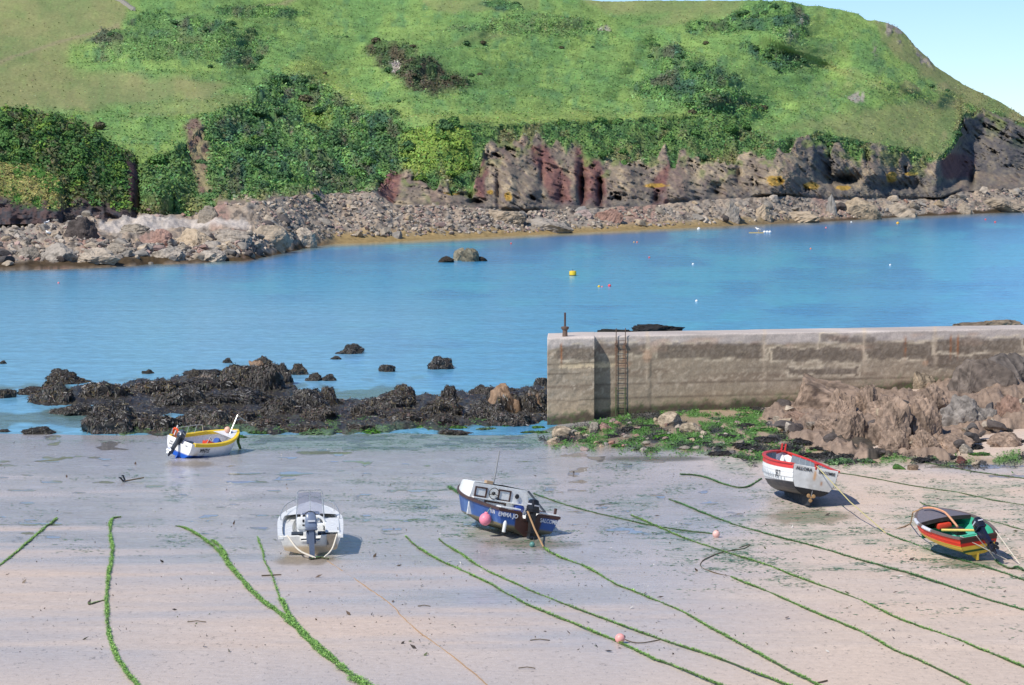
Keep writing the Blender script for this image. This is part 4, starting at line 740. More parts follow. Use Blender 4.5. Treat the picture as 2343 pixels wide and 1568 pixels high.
# ================================================================ the pier
PA = math.atan2(5.2, 22.5); pa = np.array([math.cos(PA), math.sin(PA), 0]); pb = np.array([.03, 1.0, 0]); PO = np.array([1.75,118,0])
MP = Matrix.Translation(PO)
def LP(s, t, z): return tuple(s*pa+t*pb+np.array([0,0,z]))
pier = empty('pier', MP, 'long weathered concrete pier wall with a square end block, above the weedy rocks', 'pier')
PT = 4.35
def pier_cols(Pw, s_loc, z):
    x, y = proj(Pw); g = n2(s_loc*40, z*40, 20, 4, 800); h = n2(s_loc*40, z*40, 5, 4, 801); lay = fbm(np.stack([s_loc*.35, z*3.2, 0*z],-1), 4, 802)
    c = mix(mix(np.broadcast_to(A(150,136,120),Pw.shape), A(126,112,98), ss(-.05,.35,lay)), A(172,158,142), ss(.05,.4,h)*.7)
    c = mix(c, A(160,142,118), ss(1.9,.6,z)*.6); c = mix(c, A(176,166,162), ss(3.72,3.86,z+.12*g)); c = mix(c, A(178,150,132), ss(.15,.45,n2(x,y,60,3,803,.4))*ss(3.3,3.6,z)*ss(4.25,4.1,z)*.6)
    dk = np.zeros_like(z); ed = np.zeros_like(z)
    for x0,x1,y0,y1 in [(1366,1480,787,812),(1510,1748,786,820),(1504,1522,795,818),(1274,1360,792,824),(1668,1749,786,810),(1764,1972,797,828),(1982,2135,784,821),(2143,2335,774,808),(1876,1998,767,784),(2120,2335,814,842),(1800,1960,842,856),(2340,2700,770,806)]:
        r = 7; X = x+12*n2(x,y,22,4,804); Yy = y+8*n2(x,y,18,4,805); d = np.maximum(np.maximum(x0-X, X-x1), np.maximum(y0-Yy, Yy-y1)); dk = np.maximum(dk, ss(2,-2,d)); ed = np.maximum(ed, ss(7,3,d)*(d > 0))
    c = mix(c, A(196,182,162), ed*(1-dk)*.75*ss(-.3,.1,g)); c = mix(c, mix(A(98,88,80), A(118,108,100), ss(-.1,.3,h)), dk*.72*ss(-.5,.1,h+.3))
    for x0 in (1480, 1748, 1976, 2138): c = mix(c, A(190,172,152), .7*np.exp(-((x-x0-4*n2(x,y,20,3,806))/4)**2)*ss(1.5,3,z))
    for x0 in (1284,1410,1429,2070,2175,2190): c = mix(c, A(150,92,52), .75*np.exp(-((x-x0-2*n2(x,y,8,2,807))/2.0)**2)*ss(2.6,3.4,z)*ss(4.2,3.9,z))
    c = mix(c, A(186,140,110), .4*ss(.3,.7,blob(x,y,1425,833,22,10)+blob(x,y,1480,815,12,18)+blob(x,y,2117,831,8,8)))
    c = mix(c, A(200,180,150), .8*ss(.35,.7,blob(x,y,1310,838,36,8)+blob(x,y,1380,835,30,7)+.4*h))
    c = mix(c, A(92,88,80), .8*np.exp(-((x-1487-3*n2(x,y,14,3,808))/2.5)**2)*ss(3.2,2.8,z)); 
    for zz in (3.05, 2.55, 1.9, 1.2): c = mix(c, A(104,92,80), .75*np.exp(-((z-zz-.05*n2(s_loc*30,0*z,20,3,809))/.03)**2))
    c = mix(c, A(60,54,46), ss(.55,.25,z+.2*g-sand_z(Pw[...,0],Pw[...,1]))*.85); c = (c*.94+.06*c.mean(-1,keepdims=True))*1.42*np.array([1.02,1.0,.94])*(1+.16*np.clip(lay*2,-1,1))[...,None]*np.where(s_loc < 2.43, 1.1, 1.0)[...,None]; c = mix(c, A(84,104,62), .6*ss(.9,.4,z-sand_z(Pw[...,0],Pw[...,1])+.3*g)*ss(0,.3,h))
    return np.clip(c, .01, .8)
m_conc = vcol('concrete', .9, .2, 11.0, .22, .3, .03)
def slab(name, s0, s1, t0, t1, z0, z1, parent, rb=.09, step=.1):
    """concrete block with rounded top edges: rows run up the front, over the top and down the back"""
    S = np.concatenate([[s0, s0+.0], np.arange(s0, min(s1,s0+30), step), ([] if s1 < s0+30 else np.arange(s0+30, s1, 1.0)), [s1]]); S = np.unique(S)
    prof = [(t0, z) for z in np.arange(z0, z1-rb, step)]+[(t0+rb-rb*math.cos(q), z1-rb+rb*math.sin(q)) for q in np.linspace(0,math.pi/2,5)]+[(t, z1) for t in np.arange(t0+rb+.1, t1-rb, .3)]+[(t1-rb+rb*math.sin(q), z1-rb+rb*math.cos(q)) for q in np.linspace(0,math.pi/2,5)]+[(t1, z) for z in np.linspace(z1-rb-.1, z0, 8)]
    T = np.array([q[0] for q in prof]); Z = np.array([q[1] for q in prof]); n = len(prof)
    L = np.stack([np.broadcast_to(S,(n,len(S))), np.broadcast_to(T[:,None],(n,len(S))), np.broadcast_to(Z[:,None],(n,len(S)))],-1).copy()
    L[...,1] -= (.035*n2(L[...,0]*40,L[...,2]*40,30,4,810)+.02*n2(L[...,0]*40,L[...,2]*40,6,3,811))*(L[...,1] < t0+.02)
    L[...,2] += .03*n2(L[...,0]*10,L[...,1]*10,20,3,812)*(L[...,2] > z1-.02)
    rows = [np.broadcast_to(L[:, :1].mean(0,keepdims=True),(n,1,3))*np.array([1,1,1]), L, np.broadcast_to(L[:, -1:].mean(0,keepdims=True),(n,1,3))]
    L2 = np.concatenate(rows,1); Wp = PO+L2[...,0:1]*pa+L2[...,1:2]*pb+L2[...,2:3]*np.array([0,0,1])
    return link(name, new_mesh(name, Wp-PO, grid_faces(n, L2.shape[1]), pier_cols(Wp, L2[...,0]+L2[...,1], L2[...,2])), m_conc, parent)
slab('wall', 2.36, 52, .62, 3.15, -1.3, PT, pier); slab('end_block', 0, 2.42, 0, 3.3, -1.3, PT+.005, pier, .12, .06)
RUST = paint((112,92,80), .8, .5, scale=9, dcol=(.05,.03,.02)); GRNR = paint((74,92,58), .8, .4, scale=9, dcol=(.05,.05,.02))
def pl(px_, z, t=.5):
    s_ = np.linspace(0,30,3001); Q = PO+s_[:,None]*pa+t*pb+np.array([0,0,z]); return float(s_[np.argmin(np.abs(proj(Q)[0]-px_))])
sl_, sr_ = pl(1409,3), pl(1430,3); lad = None
mb = MB()
for s_ in (sl_, sr_): mb.tube([LP(s_,.53,1.75),LP(s_,.53,PT+.38)], .022, 6)
lad = mb.obj('ladder', RUST, pier, True); lad['label'] = 'rusty upper ladder with green weed lower down'
mb = MB()
for s_ in (sl_, sr_): mb.tube([LP(s_,.53,.25),LP(s_,.53,1.75)], .03, 6)
mb.obj('weedy_rail', GRNR, lad, True)
for k in range(16):
    z = .35+.25*k; MB().tube([LP(sl_,.53,z),LP(sr_,.53,z)], .011, 6).obj('rung', GRNR if z < 1.8 else RUST, lad, True)
for s_ in (sl_, sr_): MB().box(LP(s_,.57,PT-.42),(.1,.16,.1)).obj('bracket', RUST, lad)
s_ = pl(1292, PT, .5); post = empty('mooring_post', MP @ Matrix.Translation(LP(s_,.75,PT+.01)), 'rusty iron mooring post with a tall thin rod on the pier end', 'post')
MB().lathe([(.15,0),(.13,.02),(.12,.3),(.18,.36),(.2,.42),(.2,.47),(.1,.49)], n=14).obj('bollard', RUST, post, True)
MB().tube([(0,0,.45),(.0,0,1.18)], .05, 8).obj('rod', paint((86,66,62), .7, .4, scale=9), post, True)
# ================================================================ boats
def catmull(P_, n=8):
    P_ = np.asarray(P_, float); Q = np.concatenate([2*P_[:1]-P_[1:2], P_, 2*P_[-1:]-P_[-2:-1]]); out = []
    for i in range(1, len(Q)-2):
        for t in np.linspace(0,1,n,endpoint=False):
            a_,b_,c_,d_ = Q[i-1],Q[i],Q[i+1],Q[i+2]; out.append(.5*((2*b_)+(c_-a_)*t+(2*a_-5*b_+4*c_-d_)*t*t+(3*b_-a_-3*c_+d_)*t**3))
    return np.array(out+[Q[-2]])
class Hull:
    def __init__(s, L, bt, bm, Hs, Hb, zk=0.0, r=.1, rb=.5, kind='round', um=.42, lap=0.0, flare=.1, bp=2.2, vb=0.0):
        s.__dict__.update(locals())
    def bw(s, u):
        u = np.asarray(u, float); q = np.clip(u/s.um,0,1); a_ = s.bt+(s.bm-s.bt)*(1-(1-q)**2); w_ = np.clip((u-s.um)/(1-s.um),0,1); return np.where(u < s.um, a_, s.bm*(1-w_**s.bp)**.9)
    def zs(s, u): return s.Hs+(s.Hb-s.Hs)*np.asarray(u, float)**2
    def zb(s, u):
        u = np.asarray(u, float); return s.zk+(s.zs(u)-s.zk)*.8*np.clip((u-.68)/.32,0,1)**2.6+.06*u
    def p(s, u, v, side=1, off=0.0):
        u = np.asarray(u, float); v = np.asarray(v, float); b_ = s.bw(u); z0 = s.zb(u); z1 = s.zs(u)
        if s.kind == 'round': g = np.sin(np.pi/2*np.clip(v,0,1)**.8)**.75; h = (1-np.cos(np.pi/2*v))**1.0*.55+.45*v**1.6
        else: g = np.where(v < .4, v/.4*.84, .84+.16*(v-.4)/.6); h = np.where(v < .4, v/.4*.3, .3+.7*(v-.4)/.6)
        g = g*(1-s.flare*u*(1-v)); y = b_*g
        if s.lap: y = y+s.lap*(1-(v*9) % 1.0)*np.minimum(1, b_*4)
        x = u*s.L-s.r*v*(1-u)**4-s.rb*(1-v)**1.4*u**5
        return np.stack([x+0*v, side*(y+off), z0+(z1-z0)*h], -1)
    def yz(s, u, z):
        lp_ = s.lap; s.lap = 0; q = s.p(u, np.linspace(0,1,50), 1); s.lap = lp_; return float(np.interp(z, q[:,2], q[:,1]))
    def shell(s, name, colf, mat, parent):
        us = 1-(1-np.linspace(0,1,44))**1.25; vs = np.linspace(0,1,73 if s.lap else 37); U,Vv = np.meshgrid(us,vs)
        a_ = s.p(U,Vv,1); b_ = s.p(U,Vv,-1)[::-1]; G = np.concatenate([b_, a_[1:]],0); UU = np.concatenate([U,U[1:]]); VV = np.concatenate([Vv[::-1],Vv[1:]])
        return link(name, new_mesh(name, G, grid_faces(*UU.shape), colf(UU,VV,G)), mat, parent)
    def transom(s, name, colf, mat, parent, th=.05, v0=0.0, cut=None, v1=1.0):
        vs = np.linspace(v0,v1,24); ts = np.linspace(-1,1,41); VV,TT = np.meshgrid(vs,ts,indexing='ij'); lp_ = s.lap; s.lap = 0; Pp = s.p(0*VV,VV,1); s.lap = lp_; G = Pp.copy(); G[...,1] = Pp[...,1]*TT; G[...,0] -= .004
        if cut:
            w_, d_ = cut; G[...,2] -= d_*ss(w_+.04, w_, np.abs(G[...,1]))*ss(.6,1,VV)
        F2 = G.copy(); F2[...,0] += th; n = VV.shape[0]
        A_ = np.concatenate([G, F2[::-1]],0); c_ = colf(np.concatenate([TT,TT[::-1]]), np.concatenate([VV,VV[::-1]]), A_); return link(name, new_mesh(name, A_, grid_faces(*A_.shape[:2]), c_), mat, parent)
    def gunwale(s, name, mat, parent, w=.09, h=.07, out=.03, u0=0.0, u1=1.0, up=.02):
        us = np.linspace(u0,u1,40); path = [(u,1) for u in us]+[(u,-1) for u in us[::-1][1:]]; V=[]; Fs=[]
        for u,sd in path:
            q = s.p(u,1.0,sd); yo = q[1]+sd*out; yi = q[1]-sd*min(w,abs(q[1])); z = q[2]
            V += [(q[0],yo,z-h),(q[0],yo,z+up),(q[0],yi,z+up),(q[0],yi,z-h)]
        for i in range(len(path)-1):
            for k in range(4): Fs.append((4*i+k,4*i+(k+1)%4,4*i+4+(k+1)%4,4*i+4+k))
        mb = MB(); mb.add(V, Fs+[(0,1,2,3),tuple(range(len(V)-4,len(V)))]); return mb.obj(name, mat, parent, False)
    def inside(s, name, mat, parent, fl, u0=.015, u1=.94, in_=.05, bench=None):
        us = np.linspace(u0,u1,30); rows = []
        for u in us:
            b_ = float(s.bw(u)); zt = float(s.zs(u))-.01; f_ = min(max(fl,float(s.zb(u))+.05),zt-.04); x = u*s.L
            Yi = lambda z: max(s.yz(u,z)-in_, .008)
            zm = zt*.5+f_*.5; pr = [(Yi(zt),zt),(Yi(zm),zm),(Yi(f_),f_),(0,f_)]
            if bench: bw_, bz = bench; bz = max(bz, f_+.02); pr = [(Yi(zt),zt),(Yi(bz),bz),(max(Yi(bz)-bw_,.009),bz),(max(Yi(bz)-bw_-.03,.008) if Yi(bz)-bw_-.03 < Yi(f_) else Yi(f_),f_),(0,f_)]
            rows.append([(x,y,z) for y,z in pr]+[(x,-y,z) for y,z in pr[::-1][1:]])
        G = np.array(rows); return link(name, new_mesh(name, G, grid_faces(*G.shape[:2]), smooth=False), mat, parent)
    def deck(s, name, mat, parent, u0, u1=1.0, rise=.05, coam=None):
        us = np.linspace(u0,u1,20); ts = np.linspace(-1,1,15); rows = []
        for u in us:
            b_ = float(s.bw(u))-.03; z = float(s.zs(u)); rows.append([(u*s.L+(coam or 0)*(1-t*t)*max(0,1-(u-u0)/.12), max(b_,0.004)*t, z+.012+rise*(1-t*t)) for t in ts])
        G = np.array(rows); return link(name, new_mesh(name, G, grid_faces(*G.shape[:2]), smooth=True), mat, parent)
    def frame(s, u, v, side, off=.012):
        e = .01; p0 = Vector(s.p(u,v,side)); fx = (Vector(s.p(u+e,v,side))-Vector(s.p(u-e,v,side))).normalized(); uz = (Vector(s.p(u,min(1,v+.03),side))-Vector(s.p(u,v-.03,side))).normalized()
        X = fx if side < 0 else -fx; N = X.cross(uz).normalized(); uz = N.cross(X).normalized(); q = p0+N*off; return Matrix(((X.x,uz.x,N.x,q.x),(X.y,uz.y,N.y,q.y),(X.z,uz.z,N.z,q.z),(0,0,0,1)))
def text(body, size, M, mat, parent, name='lettering', squeeze=1.0, bold=.0, shear=0.0, align='CENTER'):
    cu = D.curves.new('t', 'FONT'); cu.body = body; cu.size = size; cu.align_x = align; cu.align_y = 'CENTER'; cu.offset = bold; cu.shear = shear; cu.extrude = .003; cu.resolution_u = 3
    o = D.objects.new('t', cu); C.objects.link(o); bpy.context.view_layer.update(); me = D.meshes.new_from_object(o.evaluated_get(bpy.context.evaluated_depsgraph_get())); D.objects.remove(o); D.curves.remove(cu); me.name = name
    me.materials.clear(); q = link(name, me, mat, parent); q.matrix_local = M @ Matrix.Diagonal((squeeze,1,1,1)); return q
def transom_M(h, t, v, off=.02):
    """frame on the transom outside; t -1 starboard .. 1 port"""
    a_ = h.p(0,max(0,v-.1),1); b_ = h.p(0,min(1,v+.05),1); up = Vector((b_[0]-a_[0],0,b_[2]-a_[2])).normalized(); X = Vector((0,-1,0)); N = X.cross(up); p_ = Vector(h.p(0,v,1)); p_.y *= t; p_ += N*off
    return Matrix(((X.x,up.x,N.x,p_.x),(X.y,up.y,N.y,p_.y),(X.z,up.z,N.z,p_.z),(0,0,0,1)))
def boat(name, X, Y, yaw, pit, rol, z0, label):
    M = Matrix.Translation((X,Y,float(sand_z(X,Y))+z0)) @ Matrix.Rotation(math.radians(yaw),4,'Z') @ Matrix.Rotation(math.radians(pit),4,'Y') @ Matrix.Rotation(math.radians(rol),4,'X')
    return empty(name, M, label, 'boat'), M
WHITE = paint((236,236,232), .3, .12, scale=3); CREAM = paint((226,222,212), .4, .2, scale=3); BLACK = paint((30,30,33), .35, .15); DGREY = paint((70,76,86), .3, .1); GREYM = paint((150,150,150), .4, .2)
STEEL = paint((196,196,192), .28, .1, .7); BROWN = paint((74,50,44), .5, .3); WOOD = paint((128,118,106), .8, .5, scale=6); TIMBER = paint((158,100,52), .6, .3); CUSH = paint((52,60,70), .6, .1)
m_boat = vcol('boat_paint', .42, .4, 5.0, .13, .08, .01)
def cow(parts, M, mats, s, blades_m, accent=None, tag=None):
    """outboard motor hung on the transom"""
    root, tilt, loc, yaw = parts
    T = Matrix.Translation(loc) @ Matrix.Rotation(yaw,4,'Z') @ Matrix.Rotation(math.radians(tilt),4,'Y') @ Matrix.Scale(s,4)
    mb = MB(); mb.prism([(-.30,.22),(.0,.22),(-.04,-.05),(-.10,-.5),(-.08,-.78),(-.24,-.78),(-.30,-.5),(-.28,-.05)], -.07, .07); mb.box((-.2,0,-.52),(.42,.2,.025),bev=.008)
    mb.lathe([(.01,-.02),(.05,.04),(.065,.14),(.06,.3),(.03,.38)], (-.42,0,-.76), 12, Matrix.Rotation(math.pi/2,4,'Y')); mb.prism([(-.34,-.78),(-.1,-.78),(-.2,-1.02),(-.3,-1.0)], -.012, .012)
    mb.box((.02,0,.02),(.12,.26,.34),bev=.02); mb.box((.08,.09,.1),(.05,.05,.3)); mb.box((.08,-.09,.1),(.05,.05,.3))
    o = mb.obj('outboard_motor', mats[1], root, True); o.matrix_local = T
    c = MB(); c.box((-.12,0,.47),(.50,.36,.44),taper=.72,bev=.08); co = c.obj('cowling', mats[0], o, True)
    b_ = MB(); b_.box((-.12,0,.24),(.47,.345,.07),bev=.03); b_.obj('cowling_base', mats[1], o, True)
    if accent is not None: b_ = MB(); b_.box((-.375,0,.46),(.02,.2,.05)); b_.box((-.12,.158,.5),(.26,.02,.05)); b_.box((-.12,-.158,.5),(.26,.02,.05)); b_.obj('decal', accent, o)
    pr = MB()
    for k in range(3):
        a_ = k*2*math.pi/3+.4; pr.ball((-.46,.105*math.cos(a_),-.76+.105*math.sin(a_)), .085, 10, (.25,1,1))
    pr.ball((-.46,0,-.76), .045, 10, (1.6,1,1)); pr.obj('propeller', blades_m, o, True)
    if tag: text(tag[0], .1, Matrix.Translation((-.38,0,.5)) @ Matrix(((0,0,-1,0),(-1,0,0,0),(0,1,0,0),(0,0,0,1))), tag[1], o, 'maker_name', 1.0)
    return o
def W(M, *p): return M @ Vector(p)
def put(mb, M, name, mat, label, cat, local, smooth=True, group=None): return mb.thing(name, mat, label, cat, group, M @ local, smooth)
# ---- 1 the white speedboat
b1, M1 = boat('motor_boat', -6.39,75.07,94.9,-2.6,-.8,-.02, 'white speedboat with tall tinted windscreen and big grey outboard, nearest on the left')
h1 = Hull(4.6,.98,1.02,.70,.84,0,.16,.7,'chine',.4,flare=.25,bp=2.4)
stain = lambda U,V_,G: mix(np.broadcast_to(A(238,236,228,1.0),G.shape), A(196,164,112,1.0), ss(.36,.2,G[...,2]+.1*n2(G[...,0]*20,G[...,2]*20,8,3,900)-.04)*.75)
h1.shell('hull', stain, m_boat, b1); h1.transom('transom', stain, m_boat, b1, .06, cut=(.3,.16)); h1.gunwale('gunwale', WHITE, b1, .12, .1, .045); h1.inside('cockpit', WHITE, b1, .38, bench=(.34,.62))
h1.deck('foredeck', WHITE, b1, .6, .985, .06)
m = MB(); m.box((2.35,0,.62),(.7,.72,.62),taper=.85,bev=.06); con = m.obj('console', WHITE, b1, True)
m = MB(); m.tube([(.022+1.97,.0+.19*math.cos(q),.86+.19*math.sin(q)) for q in np.linspace(0,2*math.pi,19)], .016, 6); m.tube([(1.99,-.18,.86),(1.99,.18,.86)],.012,5); m.tube([(1.99,0,.86),(2.12,0,.84)],.02,6); m.obj('steering_wheel', BLACK, con, True)
m = MB(); m.box((2.0,.2,.9),(.02,.1,.08)); m.box((2.0,-.22,.9),(.02,.1,.08)); m.obj('gauge', BLACK, con)
fr = [(1.75,.46,.45),(2.1,.44,.95),(2.28,.40,1.62),(2.3,.34,1.68),(2.3,-.34,1.68),(2.28,-.40,1.62),(2.1,-.44,.95),(1.75,-.46,.45)]
ws_ = MB().tube(fr, .02, 8).obj('windscreen', STEEL, b1, True)
t = NT('tinted_glass'); t.b.inputs['Transmission Weight'].default_value = .72; m_glass = t.out((.40,.41,.50), .04, .5); t.b.inputs['IOR'].default_value = 1.02
for sd in (1,-1):
    m = MB(); m.add([(2.08,sd*.02,.93),(2.09,sd*.41,.93),(2.27,sd*.375,1.6),(2.285,sd*.02,1.64)],[(0,1,2,3)]); m.obj('pane', m_glass, ws_)
MB().tube([(2.08,0,.92),(2.3,0,1.68)], .014, 6).obj('centre_bar', STEEL, ws_, True)
m = MB(); m.box((1.35,.22,.5),(.42,.42,.42),bev=.06); m.box((1.13,.22,.84),(.12,.42,.4),bev=.05); m.obj('helm_seat', WHITE, b1, True)
m = MB(); m.box((1.07,.22,.92),(.015,.06,.09)); m.box((1.07,.22,.78),(.015,.07,.05)); m.obj('seat_latch', BLACK, b1)
m = MB(); m.tube([(1.55,-.22+.24*math.cos(q),.72+.24*math.sin(q)) for q in np.linspace(-.2,math.pi+.2,14)], .05, 8); m.box((1.62,-.22,.55),(.3,.4,.36),bev=.05); m.obj('passenger_seat', WHITE, b1, True)
for yy_ in (.42,-.42): MB().box((.32,yy_,.66),(.3,.38,.08),bev=.02).obj('stern_cushion', CUSH, b1)
m = MB(); m.box((1.15,-.70,.745),(2.2,.46,.05),bev=.02); m.obj('side_deck', WHITE, b1)
m = MB(); m.box((.05,.36,.62),(.1,.05,.2)); m.box((.0,0,.53),(.14,.66,.04)); m.box((.05,-.36,.62),(.1,.05,.2)); m.obj('motor_well', BLACK, b1)
m = MB(); m.box((-.17,-.66,.50),(.06,.3,.42)); m.obj('transom_pad', WOOD, b1)
for sd in (1,-1):
    pts = [h1.p(u,1,sd)+np.array([0,-sd*.06,dz]) for u,dz in ((.46,.03),(.5,.2),(.7,.28),(.9,.28),(.985,.26))]; m = MB(); m.tube([tuple(q) for q in catmull(pts,4)], .014, 6)
    for u in (.7,.88): q = h1.p(u,1,sd)+np.array([0,-sd*.06,0]); m.tube([tuple(q),tuple(q+np.array([0,0,.28]))],.012,6)
    m.obj('bow_rail', STEEL, b1, True)
for sd,x in ((1,.55),(1,.2),(-1,.35)): MB().tube([tuple(h1.p(x/4.6,1,sd)*np.array([1,.88,1])), tuple(h1.p(x/4.6,1,sd)*np.array([1,.88,1])+np.array([0,0,.16]))],.012,6).obj('cleat_post', BLACK, b1, True)
cow((b1,14,(-.16,-.02,.60),.05), M1, (paint((112,124,146),.25,.08),paint((92,102,122),.3,.08)), 1.15, STEEL, paint((198,202,208),.4,.05), None)
# ---- 2 the blue fishing boat EMMA JO
b2, M2 = boat('fishing_boat', .42,79.05,116.8,.9,11.9,.02, 'blue and white fishing boat named Emma Jo, heeled over with a whip aerial')
h2 = Hull(4.98,1.15,1.2,.83,1.3,0,.08,.8,'chine',.45,flare=.2,bp=2.2)
def c2f(U,V_,G):
    n = n2(G[...,0]*20,G[...,2]*20,7,4,910); c = mix(np.broadcast_to(A(52,90,154,1.0),G.shape), A(38,68,124,1.0), ss(0,.4,n)); c = mix(c, A(120,150,190,1.0), .5*ss(.2,.5,n2(G[...,0]*30,G[...,2]*5,9,3,911)))
    return mix(c, mix(np.broadcast_to(A(122,114,82,1.0),G.shape),A(64,60,46,1.0),ss(-.1,.3,n)), ss(.34,.31,G[...,2]-.08*np.clip(G[...,0]/5,0,1)+.01*n))
def c2t(T,V_,G):
    c = c2f(T,V_,G); br = np.maximum.reduce([ss(.48,.47,np.abs(T))*ss(.26,.3,np.abs(T)), ss(.3,.29,np.abs(T)), ss(.9,.91,V_)]); return mix(c, A(74,50,44,1.0), br)
h2.shell('hull', c2f, m_boat, b2); h2.transom('transom', c2t, m_boat, b2, .06, cut=(.26,.22)); h2.gunwale('gunwale', BROWN, b2, .13, .07, .035, 0, 1); h2.inside('cockpit', WHITE, b2, .36, bench=(.2,.62))
for y0,y1 in ((.34,1.12),(-1.12,-.34)): MB().box((.1,(y0+y1)/2,.875),(.34,y1-y0,.05),bev=.015).obj('stern_deck', WHITE, b2)
# cuddy: bulkhead with dash and companionway, sloping roof
xb_ = 2.25; ub = xb_/4.98; bb = float(h2.bw(ub)); zb_ = float(h2.zs(ub)); HT = .54
m = MB(); m.prism([(-bb+.06,.36),(bb-.06,.36),(bb-.05,zb_),(bb-.10,zb_+HT),(-bb+.22,zb_+HT),(-bb+.05,zb_)], xb_, xb_+.05, 0); bk = m.obj('bulkhead', WHITE, b2)
rows = []
for u in np.linspace(ub,.99,14):
    b_ = max(float(h2.bw(u))-.03,.01); z = float(h2.zs(u)); k = ((u-ub)/(.99-ub)); hh = HT*(1-k**1.6); rows.append([(u*4.98,b_,z+.02),(u*4.98,b_*.93-.03*(1-k),z+hh+.01),(u*4.98,0,z+hh+.05*(1-k)),(u*4.98,-b_*.86+.03*(1-k),z+hh+.01),(u*4.98,-b_,z+.02)])
G = np.array(rows); link('cuddy_roof', new_mesh('cuddy_roof', G, grid_faces(*G.shape[:2]), smooth=False), WHITE, b2)
def framed(name, c, sy, sz, mat, par, th=.03, o_=.05):
    m = MB()
    for d in (1,-1): m.box((c[0],c[1]+d*sy/2,c[2]),(th,o_,sz+o_)); m.box((c[0],c[1],c[2]+d*sz/2),(th,sy-o_,o_))
    return m.obj(name, mat, par)
MB().box((xb_-.06,.1,zb_+.03),(.16,1.95,.05),bev=.015).obj('dash_shelf', WHITE, b2)
framed('locker_frame',(xb_-.012,.78,zb_+.24),.42,.30,BROWN,b2); framed('hatch_frame',(xb_-.012,-.14,zb_+.24),.44,.34,BROWN,b2); framed('companionway_frame',(xb_-.012,.16,zb_-.26),.78,.44,BROWN,b2)
MB().box((xb_-.03,.12,zb_-.42),(.04,.14,.1)).obj('latch', BROWN, b2)
m = MB(); m.tube([(xb_-.14,.33+.19*math.cos(q),zb_+.26+.19*math.sin(q)) for q in np.linspace(0,2*math.pi,21)], .014, 6); m.ball((xb_-.1,.33,zb_+.26),.065,10); m.tube([(xb_-.14,.16,zb_+.2),(xb_-.14,.33,zb_+.26),(xb_-.14,.5,zb_+.2)],.012,5); m.obj('steering_wheel', BLACK, b2, True)
m = MB(); m.ball((xb_-.03,-.62,zb_+.28),.085,12,(.4,1,1)); m.obj('compass', BLACK, b2, True)
m = MB(); m.box((.95,.82,.80),(1.5,.26,.05)); m.obj('side_seat', paint((120,108,104),.6,.3), b2)
m = MB(); m.ball((0,0,0),.18,14,(1,1,.45)); m.lathe([(.18,-.05),(.2,-.03),(.2,.02),(.18,.03)],n=16); put(m, M2, 'blue_float', paint((44,72,150),.35,.1), 'round dark blue float hung on the bulkhead of the blue fishing boat', 'float', Matrix.Translation((xb_-.08,-.74,zb_-.12)) @ Matrix.Rotation(-1.45,4,'Y'))
MB().tube([(xb_+.1,.3,zb_+HT),(xb_+.13,.28,zb_+HT+1.2)], [.032,.024], 6).obj('aerial', GREYM, b2, True)
m = MB(); m.box((xb_+.12,.48,zb_+HT+.06),(.2,.26,.12),bev=.02); m.obj('roof_box', paint((176,150,120),.7,.3), b2)
m = MB(); m.tube([(.12,-1.05,.86),(.12,-1.05,1.1)],.05,8); m.obj('bollard', BROWN, b2, True)
m = MB(); m.tube([tuple(h2.p(.44,1,-1)+np.array([0,.2,HT-.02])),tuple(h2.p(.2,1,-1)+np.array([0,.06,.03]))],.04,6); m.obj('side_screen', CUSH, b2, True)
LTW = paint((224,226,230),.5,.15)
text('EMMA JO', .2, transom_M(h2,.73,.80), LTW, b2, squeeze=.92, bold=.004); text('SALCOMBE', .19, transom_M(h2,-.73,.80), LTW, b2, squeeze=.78, bold=.004)
text('SE 8', .2, h2.frame(.1,.82,1), LTW, b2, squeeze=.9, bold=.004)
text('SE', .2, h2.frame(.82,.85,1), LTW, b2, squeeze=.9, bold=.004)
cow((b2,4,(-.05,-.04,.66),.08), M2, (BLACK,paint((36,37,40),.35,.1)), .92, BLACK, paint((190,190,196),.4,.05))
m = MB(); m.lathe([(.02,-.2),(.06,-.18),(.065,.12),(.03,.2)],n=10); put(m, M2, 'fender', paint((226,226,220),.5,.2), 'small white fender hanging under the stern of the blue boat', 'fender', Matrix.Translation(Vector(h2.p(.0,.42,1))+Vector((-.12,-.08,-.02))))
m = MB(); m.ball((0,0,0),.205,20,(1,1,1.04)); m.lathe([(.06,.17),(.07,.22),(.05,.25)],n=10); put(m, M2, 'mooring_buoy', paint((242,140,160),.45,.2,scale=6), 'pink ball fender hung on the side of the blue fishing boat', 'buoy', Matrix.Translation(Vector(h2.p(.13,.62,1))+Vector((-.02,.22,-.12))))
pb0 = W(M2,*(h2.p(.1,1,1))); pb1 = W(M2,*(Vector(h2.p(.13,.62,1))+Vector((-.02,.22,.08)))); MB().tube([tuple(pb0),tuple(pb1)],.018,6).thing('rope', paint((120,150,140),.8,.3), 'short grey green lanyard holding the pink ball fender', 'rope')
